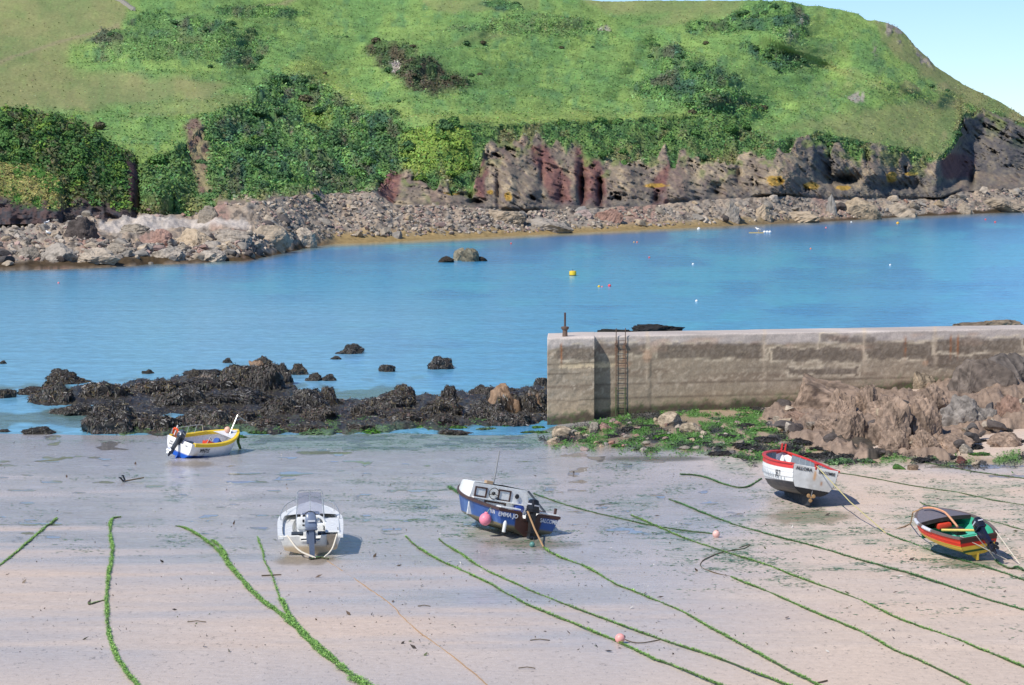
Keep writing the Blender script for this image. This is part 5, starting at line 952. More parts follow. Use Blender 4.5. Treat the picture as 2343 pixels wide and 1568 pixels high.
# ---- 3 the clinker boat ALLORA
b3, M3 = boat('clinker_boat', 10.91,86.82,97.5,6.5,10.9,.2, 'white clinker boat with red rim and black bottom named Allora, resting on its keel')
h3 = Hull(5.3,.84,1.25,1.30,1.86,.24,.16,.35,'round',.45,lap=.02,flare=.05,bp=2.6)
def c3f(U,V_,G):
    zz = G[...,2]; n = n2(G[...,0]*20,zz*20,7,4,920); pl_ = (V_*9) % 1.0; c = np.broadcast_to(A(240,240,236,1.0),G.shape); c = mix(c, A(120,120,118,1.0), ss(.12,.0,pl_)*.6); c = mix(c, A(214,60,54,1.0), ss(.875,.885,V_))
    c = mix(c, A(150,120,110,1.0), ss(.3,.5,n)*.5*ss(.87,.9,V_)); wl = .64+.05*(G[...,0]/5)**2; return mix(c, mix(np.broadcast_to(A(36,36,38,1.0),G.shape),A(64,60,56,1.0),ss(.0,.4,n)), ss(wl+.015,wl-.015,zz))
def c3t(T,V_,G):
    n = n2(G[...,1]*20,G[...,2]*20,9,4,921); c = mix(np.broadcast_to(A(206,206,204,1.0),G.shape), A(186,184,180,1.0), ss(0,.4,n)); rs = np.exp(-((G[...,1]+.02*n)/.05)**2)*ss(.75,.9,G[...,2])*ss(1.24,1.1,G[...,2]); c = mix(c, A(196,136,60,1.0), rs*.8)  # white transom painted greyer than the hull, its shade put into the colour
    rs = np.exp(-((G[...,1]+.30)/.04)**2)*ss(.62,.72,G[...,2])*ss(.84,.8,G[...,2]); return mix(c, A(160,104,50,1.0), rs*.8)
h3.shell('hull', c3f, m_boat, b3); h3.transom('transom', c3t, m_boat, b3, .06, .42); h3.gunwale('gunwale', paint((214,58,52),.45,.2,scale=5), b3, .1, .03, .04, .015, 1.0, .03)
h3.transom('lower_transom', lambda T,V_,G: np.broadcast_to(A(34,34,36,1.0),G.shape), m_boat, b3, .04, 0, None, .425); h3.inside('lining', paint((120,130,140),.7,.4), b3, .75)
m = MB()
for u in np.linspace(.1,.88,17):
    for sd in (1,-1):
        b_ = float(h3.bw(u)); z = float(h3.zs(u)); m.box((u*5.3, sd*(b_-.065), z-.32),(.05,.03,.6))
m.obj('ribs', paint((160,168,174),.7,.3), b3)
m = MB(); m.prism([(.02,.3),(.0,-.12),(.35,-.14),(3.6,.1),(4.6,.75),(4.2,.5),(3.0,.32)], -.04, .04); m.obj('keel', paint((44,48,54),.7,.4), b3)
m = MB()
for sd in (1,-1): m.box((5.28,sd*.07,1.98),(.08,.05,.34))
m.box((5.2,0,1.84),(.2,.24,.06)); m.obj('stem_horns', paint((214,58,52),.45,.2,scale=5), b3)
m = MB(); m.tube([(-.1,0,1.22),(-.12,0,1.4)],.07,10); m.tube([(-.12,0,1.4),(-.12,0,1.44)],.1,10); m.obj('stern_post', paint((170,40,40),.6,.4), b3, True)
m = MB()
for k in range(3):
    a_ = k*2*math.pi/3+.5; m.ball((-.1,(.11*math.cos(a_)),.18+.11*math.sin(a_)), .075, 10, (.2,1,1))
m.tube([(-.14,0,.18),(.3,0,.22)],.035,8); m.obj('propeller', paint((176,140,96),.5,.3,.3), b3, True)
MB().tube([(-.06,-.03,.55),(-.04,-.02,.1)],.012,6).obj('rudder_rod', GREYM, b3, True)
m = MB(); m.box((-.07,.28,.92),(.03,.1,.1)); m.obj('anode', GREYM, b3)
BLK = paint((28,30,38),.6,.2)
text('ALLORA', .165, transom_M(h3,.52,.92,.025), BLK, b3, squeeze=1.0, bold=.003); text('SALCOMBE', .155, transom_M(h3,-.5,.91,.025), BLK, b3, squeeze=.82, bold=.003); text('SE 7', .34, h3.frame(.2,.72,1,.035), BLK, b3, squeeze=.72, bold=.003)
# ---- 4 the white boat with the yellow rim
b4, M4 = boat('open_boat', -14.61,103.49,52.9,8.0,11.2,0, 'white open boat with yellow rim and blue bottom, at the edge of the water')
h4 = Hull(3.4,.78,.88,.82,1.42,.05,.1,.5,'round',.45,flare=.08,bp=2.2)
def c4f(U,V_,G):
    n = n2(G[...,0]*22,G[...,2]*4,8,4,930); c = mix(np.broadcast_to(A(236,234,230,1.0),G.shape), A(176,150,112,1.0), .6*ss(.25,.5,n)*ss(.95,.6,V_)*(V_ > .4)); return mix(c, mix(np.broadcast_to(A(30,92,190,1.0),G.shape),A(24,60,120,1.0),ss(0,.4,n)), ss(.285,.265,G[...,2]-.08*(G[...,0]/3.4)))
h4.shell('hull', c4f, m_boat, b4); h4.transom('transom', c4f, m_boat, b4, .06, cut=(.24,.16)); YEL = paint((244,206,40),.4,.15); h4.gunwale('gunwale', YEL, b4, .11, .11, .05, .04, 1.0, .03); h4.inside('lining', paint((232,232,236),.5,.15), b4, .42)
h4.deck('foredeck', paint((226,226,228),.5,.2), b4, .72, .985, .02)
m = MB()
pts = [h4.p(u,1,1)+np.array([0,-.04,z]) for u,z in ((.04,.03),(.05,.3),(.25,.36),(.5,.38),(.56,.36),(.6,.03))]; m.tube([tuple(q) for q in pts],.018,6)
for u in (.14,.32,.46): q = h4.p(u,1,1)+np.array([0,-.04,0]); m.tube([tuple(q),tuple(q+np.array([.06,0,.37]))],.014,6)
m.obj('side_rail', STEEL, b4, True)
m = MB(); m.tube([(2.75,-.12,1.15),(3.1,-.02,2.1),(3.62,-.05,1.86)],.03,6); m.tube([(3.0,-.04,1.84),(3.4,-.04,1.97)],.02,6); m.obj('bow_gantry', STEEL, b4, True)
m = MB(); m.tube([(.95,-.62,.85),(1.15,-.58,1.2)],.018,6); m.tube([(1.3,-.66,.88),(1.12,-.58,1.12)],.015,6); m.obj('oar_crutch', GREYM, b4, True)
m = MB(); m.box((1.1,0,.62),(.22,1.5,.04)); m.obj('thwart', paint((214,214,220),.5,.2), b4)
cow((b4,24,(-.1,.02,.70),.05), M4, (paint((70,80,94),.28,.1),paint((48,56,66),.35,.1)), .78, WHITE, paint((190,194,200),.4,.05))
MB().box((.2,.5,.9),(.05,.5,.22)).obj('stern_board', TIMBER, b4)
m = MB(); m.prism([(-.12,.0),(.0,.0),(.9,.05),(.6,.12),(-.06,.12)],-.035,.035); m.obj('skeg', paint((30,92,190),.5,.3), b4)
text('WH715', .27, h4.frame(.21,.76,-1,.02), BLK, b4, squeeze=.62, bold=.004, shear=.15)
SMALL = paint((70,70,74),.6,.2); text('JACK K', .07, transom_M(h4,.62,.82), SMALL, b4, squeeze=.9); text('KINGSTON', .07, transom_M(h4,.62,.72), SMALL, b4, squeeze=.9); text('WH', .07, transom_M(h4,-.6,.85), SMALL, b4)
m = MB(); m.tube([(.16*math.cos(q),.16*math.sin(q),0) for q in np.linspace(0,2*math.pi,21)],.05,8); put(m, M4, 'lifebuoy', paint((238,92,40),.5,.15), 'orange lifebuoy propped at the stern of the yellow rimmed boat', 'lifebuoy', Matrix.Translation((.16,.60,1.02)) @ Matrix.Rotation(1.2,4,'Y'))
m = MB(); m.box((0,0,.1),(.42,.32,.2),taper=1.08,bev=.02); m.box((-.02,.02,.22),(.14,.12,.08),bev=.01); put(m, M4, 'crate', paint((214,72,48),.5,.2), 'red plastic crate on the floor of the yellow rimmed boat', 'crate', Matrix.Translation((1.75,.05,.60)))
m = MB(); m.lathe([(.15,0),(.17,.02),(.17,.3),(.15,.33)],n=18); put(m, M4, 'drum', paint((44,84,160),.4,.15), 'blue drum beside the red crate in the yellow rimmed boat', 'drum', Matrix.Translation((2.32,-.08,.72)) @ Matrix.Rotation(-1.0,4,'Y'))
m = MB(); m.ball((0,0,.13),.14,14); put(m, M4, 'float', paint((240,186,160),.5,.2), 'peach ball float on the foredeck of the yellow rimmed boat', 'float', Matrix.Translation((2.75,.05,1.26)))
m = MB(); m.box((0,0,.12),(.4,.28,.24),taper=.8,bev=.05); put(m, M4, 'fuel_tank', paint((120,124,130),.5,.2), 'grey fuel tank behind the motor of the yellow rimmed boat', 'tank', Matrix.Translation((.5,-.05,.54)))
m = MB(); m.box((0,0,.05),(.5,.34,.1),bev=.02); put(m, M4, 'tray', paint((190,40,44),.5,.2), 'dark red tray under the grey fuel tank', 'tray', Matrix.Translation((.5,-.05,.43)))
m = MB(); m.tube([(0,0,0),(.1,.02,.45)],.03,6); put(m, M4, 'paddle', WHITE, 'white paddle sticking up at the stern of the yellow rimmed boat', 'paddle', Matrix.Translation((.12,.62,.86)))
# ---- 5 the rasta coloured dinghy
b5, M5 = boat('dinghy', 14.53,73.67,108.0,-4.0,-5.8,.07, 'small red, yellow and green dinghy with black outboard, at far right')
h5 = Hull(3.55,.64,.98,.80,.92,.17,.14,.45,'round',.45,lap=.012,flare=.05,bp=2.1)
def c5f(U,V_,G):
    n = n2(G[...,0]*20,G[...,2]*20,7,3,940); c = np.broadcast_to(A(222,58,40,1.0),G.shape); c = mix(c, A(170,40,34,1.0), ss(.12,.0,(V_*9)%1.0)*.4); c = mix(c, A(234,196,76,1.0), ss(.70,.685,V_)); return mix(c, A(20,92,64,1.0), ss(.45,.435,V_))
def c5t(T,V_,G):
    c = np.broadcast_to(A(232,194,74,1.0),G.shape); c = mix(c, A(30,84,50,1.0), ss(.36,.375,V_)*ss(.5,.485,V_)); c = mix(c, A(206,44,36,1.0), ss(.67,.68,V_)); return mix(c, A(70,46,42,1.0), ss(.79,.8,V_))
h5.shell('hull', c5f, m_boat, b5); h5.transom('transom', c5t, m_boat, b5, .05); h5.gunwale('gunwale', paint((112,98,94),.6,.3), b5, .07, .04, .03, .0, .98, .02); h5.inside('lining', paint((70,186,150),.5,.2), b5, .3)
h5.deck('foredeck', paint((112,108,116),.65,.3), b5, .57, .985, .07, coam=-.05)
m = MB(); rim = [(.57*3.55-.05*(1-t_*t_)-.03, (float(h5.bw(.57))-.05)*t_, float(h5.zs(.57))+.0+.075*(1-t_*t_)) for t_ in np.linspace(-1,1,17)]
for a_,b_ in zip(rim[:-1],rim[1:]): m.add([(a_[0],a_[1],a_[2]-.1),(a_[0],a_[1],a_[2]+.02),(b_[0],b_[1],b_[2]+.02),(b_[0],b_[1],b_[2]-.1),(a_[0]+.04,a_[1],a_[2]-.1),(a_[0]+.04,a_[1],a_[2]+.02),(b_[0]+.04,b_[1],b_[2]+.02),(b_[0]+.04,b_[1],b_[2]-.1)],[(0,1,2,3),(4,5,6,7),(1,5,6,2),(0,4,7,3)])
m.obj('coaming', paint((60,44,44),.6,.3), b5)
m = MB(); w5 = float(h5.bw(.58))-.1; m.box((.6*3.55+.08,0,.42),(.04,2*w5*.92,.28)); m.obj('bulkhead', paint((20,110,84),.5,.2), b5)
m = MB(); m.box((.95,0,.56),(.26,1.6,.04)); m.obj('thwart', paint((96,200,170),.5,.2), b5)
m = MB(); m.prism([(-.04,.2),(-.02,-.02),(.06,-.03),(.75,.16),(.7,.2)],-.03,.03); m.obj('skeg', paint((230,190,70),.5,.25), b5)
for u0,u1 in ((.33,.47),(.56,.7)):
    m = MB(); m.tube([tuple(h5.p(u,1,1)+np.array([0,.01,.0])) for u in np.linspace(u0,u1,6)],.055,8); m.obj('rail_pad', paint((206,208,214),.6,.2), b5, True)
cow((b5,46,(-.12,-.12,.78),.1), M5, (paint((34,36,50),.2,.06),paint((30,36,58),.3,.1)), .82, BLACK, paint((200,204,214),.4,.05))
pA, pB = W(M5,.95,.72,.84), W(M5,.28,-.45,.80)
m = MB(); m.tube([(0,0,0),(1.35,0,0)],.045,8); d_ = (pB-pA); L_ = d_.length; m = MB(); m.tube([tuple(pA),tuple(pA+d_*.8)],.04,8); m.tube([tuple(pA+d_*.78),tuple(pB)],[.04,.055],8); m.thing('oar', paint((240,208,110),.5,.15), 'pale yellow oar laid across the stern of the dinghy', 'oar')
m = MB(); m.box((0,0,.1),(.42,.34,.2),taper=.9,bev=.03); put(m, M5, 'battery_box', BLACK, 'black box beneath the oar in the dinghy', 'box', Matrix.Translation((1.1,.05,.58)))
m = MB(); m.box((0,0,.09),(.36,.5,.18),taper=.9,bev=.05); put(m, M5, 'lifejacket', paint((210,60,36),.7,.2), 'orange red lifejacket stowed under the foredeck of the dinghy', 'lifejacket', Matrix.Translation((2.02,.1,.58)))
ln = catmull([W(M5,*q) for q in [(3.0,.28,1.04),(2.85,.1,1.06),(2.55,0,1.06),(2.2,-.05,1.04),(2.0,-.05,1.0),(1.75,-.06,.9),(1.35,.0,.82),(1.15,.05,.8)]],6); MB().tube([tuple(q) for q in ln],.035,6).thing('rope', paint((222,160,122),.85,.3), 'thick salmon pink rope running over the dinghy foredeck into the boat', 'rope')
# ================================================================ mooring ropes on the sand
m_frond = vcol('green_weed', .6, .35, 8.0, .35, 0)
ROPE_G = paint((70,88,52), .9, .4, scale=12); ROPE_T = paint((176,140,100), .9, .3, scale=12); ROPE_W = paint((226,216,198), .85, .2, scale=12); ROPE_D = paint((96,84,66), .9, .4, scale=12); ROPE_Y = paint((196,184,130), .85, .25, scale=12)
GP = 1.8*np.array([A(108,146,70),A(120,156,76),A(90,126,62),A(134,164,90),A(78,110,58)]); GP2 = 1.65*np.array([A(72,120,70),A(88,132,76),A(64,104,62),A(100,140,80)])
def rope(pts, label, r=.018, mat=None, weed=0, ww=.08, pal=GP, w1=None, head=None, tail=None, name='mooring_rope', cat='rope', grp=None, skip=0.0):
    """pts: where it lies on the sand (surveyed from the photograph); head: points above the sand first, tail: last"""
    q = catmull(pts, 10) if len(pts) else np.zeros((0,2)); ps = on_sand(q[:,0], q[:,1], r*.6) if len(q) else np.zeros((0,3))
    if len(ps): wob = .035*np.stack([fbm(ps*1.7,3,900),fbm(ps*1.7,3,901),0*ps[:,0]],-1); ps = ps+wob
    al = [np.array(h) for h in (head or [])]+list(ps)+[np.array(h) for h in (tail or [])]; me = MB().tube([tuple(p_) for p_ in al], r, 6)
    o = me.thing(name, mat or ROPE_G, label, cat, grp)
    if weed and len(ps) > 1:
        seg_ = np.linalg.norm(np.diff(ps,axis=0),axis=1); Lt = seg_.sum(); n = int(weed*1.3*Lt); c_ = np.concatenate([[0],np.cumsum(seg_)]); s_ = rng.random(n)*Lt; i = np.clip(np.searchsorted(c_,s_)-1,0,len(seg_)-1); f_ = (s_-c_[i])/seg_[i]
        Pn = ps[i]+(ps[i+1]-ps[i])*f_[:,None]; tn_ = (ps[i+1]-ps[i])/seg_[i][:,None]; k = s_/Lt; W_ = .36*(ww+(k*(w1-ww) if w1 else 0)); W_ = W_*(.25+1.5*np.clip(.45+fbm(Pn*1.3,4,950),0,1.2)); keep = rng.random(n) < np.clip(.75+1.6*fbm(Pn*.5,3,955),.12,1)
        sd_ = np.stack([-tn_[:,1],tn_[:,0],0*k],-1); Pn = Pn+sd_*(rng.normal(size=n)*W_*.42)[:,None]; Pn[:,2] = sand_z(Pn[:,0],Pn[:,1])+rng.uniform(.01,.05,n)
        dr = tn_*(rng.choice([-1,1],n)*rng.uniform(.3,1,n))[:,None]+sd_*rng.normal(size=n)[:,None]*.6+np.array([0,0,1])*rng.uniform(-.1,.25,(n,1)); dr /= np.linalg.norm(dr,axis=1)[:,None]
        lt = np.cross(dr,[0,0,1.0]); L_ = rng.uniform(.035,.11,(n,1))*(.6+ww*3); wq_ = L_*.3; Vq = np.stack([Pn-lt*wq_*.5,Pn+lt*wq_*.5,Pn+dr*L_+lt*wq_*.3,Pn+dr*L_-lt*wq_*.3],1).reshape(-1,3)
        cl = pal[rng.integers(len(pal),size=n)]*rng.uniform(.6,1.3,(n,1)); Vq = Vq.reshape(n,4,3)[keep].reshape(-1,3); cl = cl[keep]; n = len(cl); link('weed', new_mesh('weed', Vq, np.arange(4*n).reshape(n,4), np.repeat(cl,4,0), smooth=False), m_frond, o)
    return o
rope([(131,1187),(98,1212),(60,1245),(28,1272),(-2,1296),(-40,1322)], 'weedy green rope slanting down to the left edge of the sand', .024, None, 300, .07)
rope([(275,1184),(255,1190),(252,1225),(257,1262),(249,1310),(244,1370),(248,1440),(256,1475),(272,1512),(296,1548),(325,1580),(350,1610)], 'thick green rope running nearly straight down the sand at left', .026, None, 520, .09, w1=.14)
rope([(203,1384),(225,1378),(243,1374)], 'short dark tuft sticking out left of the straight green rope', .02, ROPE_D, 200, .05)
rope([(403,1205),(425,1210),(460,1230),(500,1262),(530,1300),(560,1336),(600,1376),(650,1412),(690,1450),(730,1490),(790,1535),(850,1580),(880,1605)], 'thickest green weedy rope curving down the sand right of the straight one', .03, None, 800, .08, w1=.36)
rope([(484,1237),(503,1252),(515,1272),(521,1296)], 'short green strand joining the thickest weedy rope near its top', .02, None, 420, .13)
rope([(641,1371),(655,1398),(672,1425),(700,1455),(735,1485),(790,1530)], 'second green strand running into the thickest weedy rope low down', .025, None, 460, .14)
rope([(588,1230),(600,1262),(607,1290),(621,1316),(640,1370)], 'thin green cord left of the white speedboat', .014, None, 110, .05)
rope([(598,1318),(620,1317),(643,1316)], 'dark stick lying across the thin green cord', .022, ROPE_D, name='stick', cat='stick')
rope([(748,1284),(800,1318),(850,1352),(900,1388),(928,1420),(980,1462),(1040,1506),(1090,1545),(1140,1590)], 'thin tan rope trailing from the white speedboat to the bottom edge', .012, ROPE_T)
rope([(928,1229),(952,1250),(988,1274),(1040,1300),(1109,1331),(1160,1360),(1207,1385),(1298,1422),(1360,1448),(1418,1472),(1490,1506),(1560,1532),(1650,1570),(1720,1600)], 'green rope passing just left of the pink buoy on the sand', .024, None, 260, .09)
rope([(1002,1234),(1030,1254),(1062,1274),(1106,1304),(1183,1339),(1240,1364),(1304,1388),(1360,1409),(1411,1428),(1512,1464),(1567,1482),(1656,1512),(1740,1545),(1830,1580)], 'green rope that the pink buoy on the sand is tied to', .022, None, 240, .08)
rope([(1243,1254),(1265,1268),(1300,1284),(1347,1302),(1404,1336),(1478,1366),(1567,1404),(1616,1432),(1717,1487),(1784,1524),(1864,1564),(1900,1585)], 'green rope leading on from the stern line of the blue fishing boat', .024, None, 240, .09)
rope([(1862,1563),(1876,1562),(1892,1558)], 'short brown end piece at the bottom of the blue boat rope', .02, ROPE_D)
st2 = [W(M2,-.12,.12,.86)]; g2_ = on_sand(np.array([1243.]),np.array([1254.]),.03)[0]; mid_ = np.array(st2[0])*.55+g2_*.45-np.array([0,0,.06])
rope([], 'taut tan stern line from the blue fishing boat down to the sand', .03, ROPE_T, head=[st2[0],mid_,g2_])
rope([(1220,1130),(1250,1141),(1317,1163),(1418,1187),(1485,1202),(1567,1215),(1600,1219),(1632,1223)], 'dark green rope from behind the blue fishing boat to the pale buoy', .022, None, 150, .06, pal=GP2)
rope([(1444,1180),(1470,1191),(1502,1205),(1567,1233),(1653,1262),(1744,1291),(1831,1324),(1959,1371),(2052,1415),(2193,1467),(2342,1527),(2420,1560)], 'long green rope crossing under the loose brown cord to the right edge', .024, None, 220, .08)
rope([(1530,1143),(1556,1153),(1656,1193),(1744,1220),(1858,1250),(1975,1284),(2100,1319),(2244,1368),(2342,1398),(2420,1425)], 'long green rope from below the pier rubble to the right edge', .024, None, 200, .08, pal=GP2)
rope([(1690,1254),(1715,1247),(1700,1256),(1656,1264),(1620,1276),(1603,1288),(1606,1301),(1640,1313),(1670,1321)], 'loose brown cord lying in a hook on the sand', .02, ROPE_D)
rope([(1670,1321),(1744,1350),(1841,1393),(1975,1449),(2043,1487),(2126,1522),(2217,1568),(2260,1592)], 'dark green rope continuing from the hooked brown cord', .022, None, 200, .07)
rope([(2026,1222),(2060,1235),(2110,1254),(2193,1281),(2260,1300),(2342,1328),(2420,1350)], 'green rope passing below the dinghy to the right edge', .022, None, 200, .08, pal=GP2)
s3 = W(M3,-.14,0,1.36); g3_ = on_sand(np.array([2026.]),np.array([1222.]),.03)[0]; rope([], 'yellow green stern line from the red rimmed clinker boat to the sand', .02, ROPE_Y, head=[s3, np.array(s3)*.5+g3_*.5-np.array([0,0,.12]), g3_])
rope([(1880,1075),(1930,1084),(1992,1094),(2093,1113),(2193,1128),(2270,1145),(2342,1157),(2420,1170)], 'thin green rope running right from the clinker boat', .02, None, 140, .06, pal=GP2)
rope([(2060,1045),(2110,1058),(2167,1068),(2230,1080),(2342,1096),(2420,1106)], 'dark rope on the wet sand below the crags at right', .022, None, 120, .06, pal=GP2)
rope([(2103,1150),(2123,1158),(2221,1183),(2290,1200),(2342,1214),(2420,1234)], 'dark rope passing behind the dinghy', .02, None, 130, .05, pal=GP2)
rope([(1556,1086),(1590,1088),(1623,1096),(1650,1107),(1680,1115),(1707,1115),(1728,1105),(1742,1096)], 'dark weedy rope sagging to the left side of the clinker boat', .03, None, 220, .1, pal=GP2)
rope([(1027,1115),(1045,1126),(1062,1140),(1082,1156)], 'broad green rope disappearing behind the bow of the blue fishing boat', .04, None, 420, .2, pal=GP2)
d0 = W(M5,3.15,.22,1.0); gd = on_sand(np.array([2082.]),np.array([1199.]),.03)[0]; rope([(2082,1199),(2062,1208),(2045,1213),(2022,1212)], 'salmon pink bow line hanging from the dinghy to the sand', .02, ROPE_T, head=[d0, W(M5,3.2,.55,.9), np.array(W(M5,3.2,.6,.8))*.5+gd*.5-np.array([0,0,.1])])
for a_, pe, lab in [((-.1,.62,.86),(2303,1283),'pale stern line from the left corner of the dinghy'),((-.1,-.6,.86),(2332,1293),'pale stern line from the right corner of the dinghy'),((-.14,.1,.82),(2278,1283),'middle stern line of the dinghy')]:
    e_ = on_sand(np.array([float(pe[0])]),np.array([float(pe[1])]),.03)[0]; rope([], lab, .016, ROPE_W, head=[W(M5,*a_), e_])
rope([(2278,1283),(2290,1294),(2313,1302),(2328,1298),(2345,1307),(2400,1318)], 'dark weed covered rope end behind the dinghy stern', .03, ROPE_D, 260, .12, pal=GP2)
for sd, pe, lab in [(.72,(722,1279),'white stern rope hanging from the left of the speedboat'),(-.85,(741,1278),'white stern rope hanging from the right of the speedboat')]:
    a_ = np.array(W(M1,-.1,sd,.72)); e_ = on_sand(np.array([float(pe[0])]),np.array([float(pe[1])]),.03)[0]; a_ = a_+np.array([0,-.12,0]); m_ = a_*.5+e_*.5+np.array([-.08*(1 if sd>0 else -.6),-.05,-.1]); rope([], lab, .03, ROPE_W, head=list(catmull([a_,m_,e_],5)))
rope([(707,1281),(720,1279),(735,1277),(752,1280)], 'blackened piece of rope under the speedboat stern', .03, ROPE_D, 150, .06, pal=GP2)
w0 = W(M4,3.42,0,1.3); gw0 = on_sand(np.array([549.]),np.array([1026.]),.03)[0]; o_ = rope([], 'weedy bow rope hanging from the yellow rimmed boat', .07, paint((66,104,44),.9,.4,scale=12), head=[w0, np.array(w0)*.5+gw0*.5+np.array([-.05,0,-.1]), gw0])
# ================================================================ buoys and small things on the sand
def ball_buoy(p_, r, rgb, label, grp=None, eye=(60,56,54), tilt=0.6, az=0.0, rgh=.45):
    e = empty('mooring_buoy', Matrix.Translation(Vector(p_)+Vector((0,0,r*.94))) @ Matrix.Rotation(az,4,'Z') @ Matrix.Rotation(tilt,4,'Y'), label, 'buoy', grp)
    MB().ball((0,0,0), r, 20, (1,1,1.03)).obj('float', paint(rgb, rgh, .18, scale=6), e, True); MB().lathe([(r*.3,r*.9),(r*.26,r*1.12),(r*.18,r*1.16)], n=10).obj('eye', paint(eye,.6,.2), e, True); return e
pk = on_sand(np.array([1418.]),np.array([1471.]))[0]; ball_buoy(pk, .125, (240,168,160), 'pink buoy on the sand in the bottom foreground', None, (60,50,48), 1.2)
rope([(1428,1462),(1445,1470),(1470,1471),(1512,1464)], 'short dark lanyard of the pink buoy on the sand', .014, ROPE_D)
ball_buoy(on_sand(np.array([1638.]),np.array([1230.]))[0], .125, (238,190,178), 'pale pink buoy on the wet sand, middle right', None, (120,90,80), .3)
ball_buoy(on_sand(np.array([1217.]),np.array([1252.]))[0], .09, (92,142,132), 'small teal ball on the sand under the stern line of the blue boat', None, (80,110,104), .2)
an_ = on_sand(np.array([284.]),np.array([1104.]))[0]; e = empty('anchor', Matrix.Translation(an_), 'dark rusty anchor lying on the wet sand at left', 'anchor')
m = MB(); m.tube([(0,0,.05),(.75,.25,.16)],.03,6); m.obj('shank', ROPE_D, e, True); m = MB(); m.tube([(-.12,-.2,.22),(-.02,-.08,.06),(.02,.1,.06),(-.08,.24,.24)],.04,6); m.box((-.13,-.2,.22),(.1,.12,.04)); m.box((-.09,.24,.24),(.1,.12,.04)); m.obj('fluke', BLACK, e, True)
st_ = [(530,8,.2),(810,1477,.5),(880,1485,.5)]
for x,y,wd,lab in [(970,1388,.35,'small dark scrap of weed on the sand left of the green ropes'),(1235,1466,.5,'flat dark green weed scrap above the bottom ropes'),(830,1390,.0,''),(450,1424,.5,'dark driftwood sliver near the thickest weedy rope'),(905,1450,.0,''),(1205,1530,.4,'black scrap of weed near the bottom centre')]:
    if wd:
        p_ = on_sand(np.array([float(x)]),np.array([float(y)]),.015)[0]; m = MB(); m.tube([(-wd/2,0,0),(0,.03,.02),(wd/2,-.02,0)],.014,6); m.thing('weed_scrap', ROPE_D, lab, 'weed', None, Matrix.Translation(p_))
# ================================================================ buoys out in the bay
def sea_pt(x, y): return at_z(float(x), float(y), np.array(0.0))
def sea_buoy(x, y, d, rgb, lab, grp=None):
    p_ = sea_pt(x, y+d*.4); r = d*.5*p_[1]/F*1.05; ball_buoy(p_-np.array([0,0,r*.55]), r, rgb, lab, grp, (200,200,200), .2)
RED, WHT, ORG, PNK = (236,80,70), (240,240,238), (238,130,90), (240,130,130)
for x,y,d,c_,lab in [(1169,557,4,RED,'red buoy below the middle of the far shore, right of the twin rocks'),(1450,554,3.5,(226,170,90),'yellowish float, left of an orange one near the far shore'),(1457,554,4,ORG,'orange float touching a yellowish one near the far shore'),(1485,589,4,RED,'red buoy above and right of the yellow drum buoy'),(1598,523,7,WHT,'large white buoy close to the far shore'),(1585,604,5,WHT,'white buoy right of the yellow drum buoy'),
    (1593,688,6,WHT,'nearest white buoy, above the middle of the pier'),(1370,655,6,(230,190,50),'yellow ball buoy beside a tiny pink one'),(1377,656,4,PNK,'tiny pink buoy touching the yellow ball buoy'),(1394,653,7,(238,76,84),'bright red buoy right of the yellow and pink pair'),(1755,531,4,RED,'red buoy just right of the floating raft'),(1889,521,4,PNK,'pink buoy right of the raft near the shore'),
    (1947,508,4,WHT,'small white buoy under the square pale block on the shore'),(2053,510,6.5,(240,180,50),'orange yellow buoy close to the right shore'),(2254,502,4,RED,'red buoy, left of the two at the far right'),(2276,508,4.5,RED,'red buoy, right of the two at the far right'),(1854,569,4,ORG,'orange buoy alone in the open water at right'),(2036,606,4.5,WHT,'cream buoy alone in the water at right'),(134,647,4.5,PNK,'lone pink buoy in the water at far left')]: sea_buoy(x,y,d,c_,lab)
p_ = sea_pt(1310,631); e = empty('drum_buoy', Matrix.Translation(p_), 'large yellow drum buoy with a ring on top, middle of the bay', 'buoy')
MB().lathe([(.34,-.2),(.38,-.15),(.39,.0),(.39,.42),(.36,.5),(.2,.54)], n=20).obj('drum', paint((240,200,50),.45,.2), e, True); m = MB(); m.tube([(.0,.09*math.cos(q),.63+.09*math.sin(q)) for q in np.linspace(0,2*math.pi,13)],.025,6); m.obj('ring', BLACK, e, True); MB().lathe([(.392,-.05),(.395,.04),(.392,.08)],n=20).obj('weed_band', paint((96,84,40),.8,.3), e, True)
p_ = sea_pt(1735,534); e = empty('raft', Matrix.Translation(p_), 'low floating raft with white floats near the far shore', 'raft'); m = MB(); m.box((-.4,0,.05),(2.4,1.2,.22),bev=.04); m.obj('deck', paint((190,170,120),.8,.4), e)
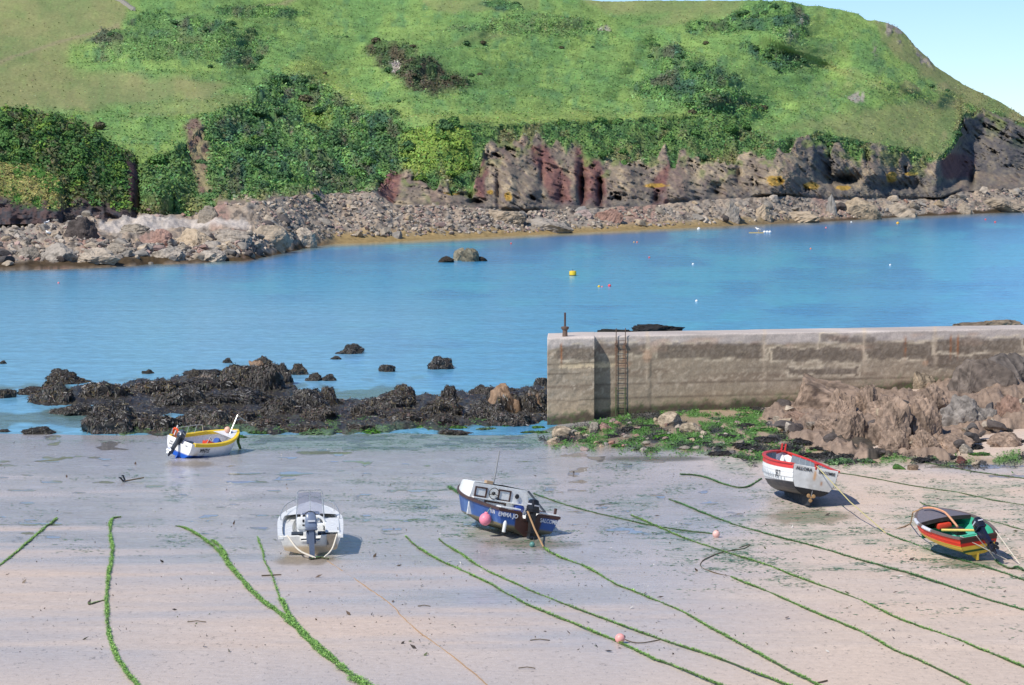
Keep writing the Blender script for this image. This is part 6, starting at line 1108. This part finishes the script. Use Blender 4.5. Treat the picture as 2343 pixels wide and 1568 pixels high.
for k in range(3): MB().ball((1.0+.45*k,0,.18),.26,12).obj('float', WHITE, e, True)
def gull(p_, s, az, lab):
    e = empty('gull', Matrix.Translation(p_) @ Matrix.Rotation(az,4,'Z') @ Matrix.Scale(s,4), lab, 'gull')
    prof = [(.01,-.3),(.05,-.24),(.11,-.1),(.13,.05),(.1,.17),(.06,.24)]; m = MB(); m.lathe(prof,(0,0,.28),12,Matrix.Rotation(math.radians(62),4,'Y')); m.ball((.27,0,.47),.075,12); m.tube([(.2,0,.36),(.26,0,.46)],[.075,.065],10); m.obj('body', paint((244,244,242),.6,.05), e, True)
    m = MB()
    for sd in (1,-1): m.ball((-.08,sd*.1,.28),.15,10,(1.5,.25,.6))
    m.obj('wings', paint((150,156,164),.6,.05), e, True); m = MB(); m.tube([(.33,0,.47),(.43,0,.45)],[.022,.006],6)
    for sd in (1,-1): m.tube([(.0,sd*.05,.18),(.0,sd*.05,0)],.012,5)
    m.obj('beak_and_legs', paint((226,170,60),.5,.1), e, True)
gull(place_fore(112,.62)+np.array([0,-1,.9]), 1.15, .4, 'white gull standing on the boulders, upper of two at far left')
gull(place_fore(116,.30)+np.array([0,-1.5,2.0]), 1.15, 2.6, 'white gull on the domed rock, lower of two at far left')
gull(np.array(sea_pt(1735,534))+np.array([0,0,.16]), 1.6, 3.0, 'white gull standing on the raft')
# stone wall on the hilltop at left
wl = [on_hill(x,y) for x,y in ((258,-4),(270,4),(285,12),(300,19),(308,24))]; m = MB()
for a_,b_ in zip(wl[:-1],wl[1:]):
    d_ = b_-a_; n = 7
    for k in range(n):
        c_ = a_+d_*(k+.5)/n; m.box((c_[0],c_[1],c_[2]+.5),(np.linalg.norm(d_)/n*1.0,.6,rng.uniform(.9,1.3)),Matrix.Rotation(math.atan2(d_[1],d_[0]),4,'Z'),bev=.06)
m.thing('stone_wall', m_rock, 'short pale dry stone wall high on the left hill', 'wall', smooth=False)
put_cols(D.objects['stone_wall'].data, 'Col', np.tile(A(176,168,158),(len(D.objects['stone_wall'].data.vertices),1)))
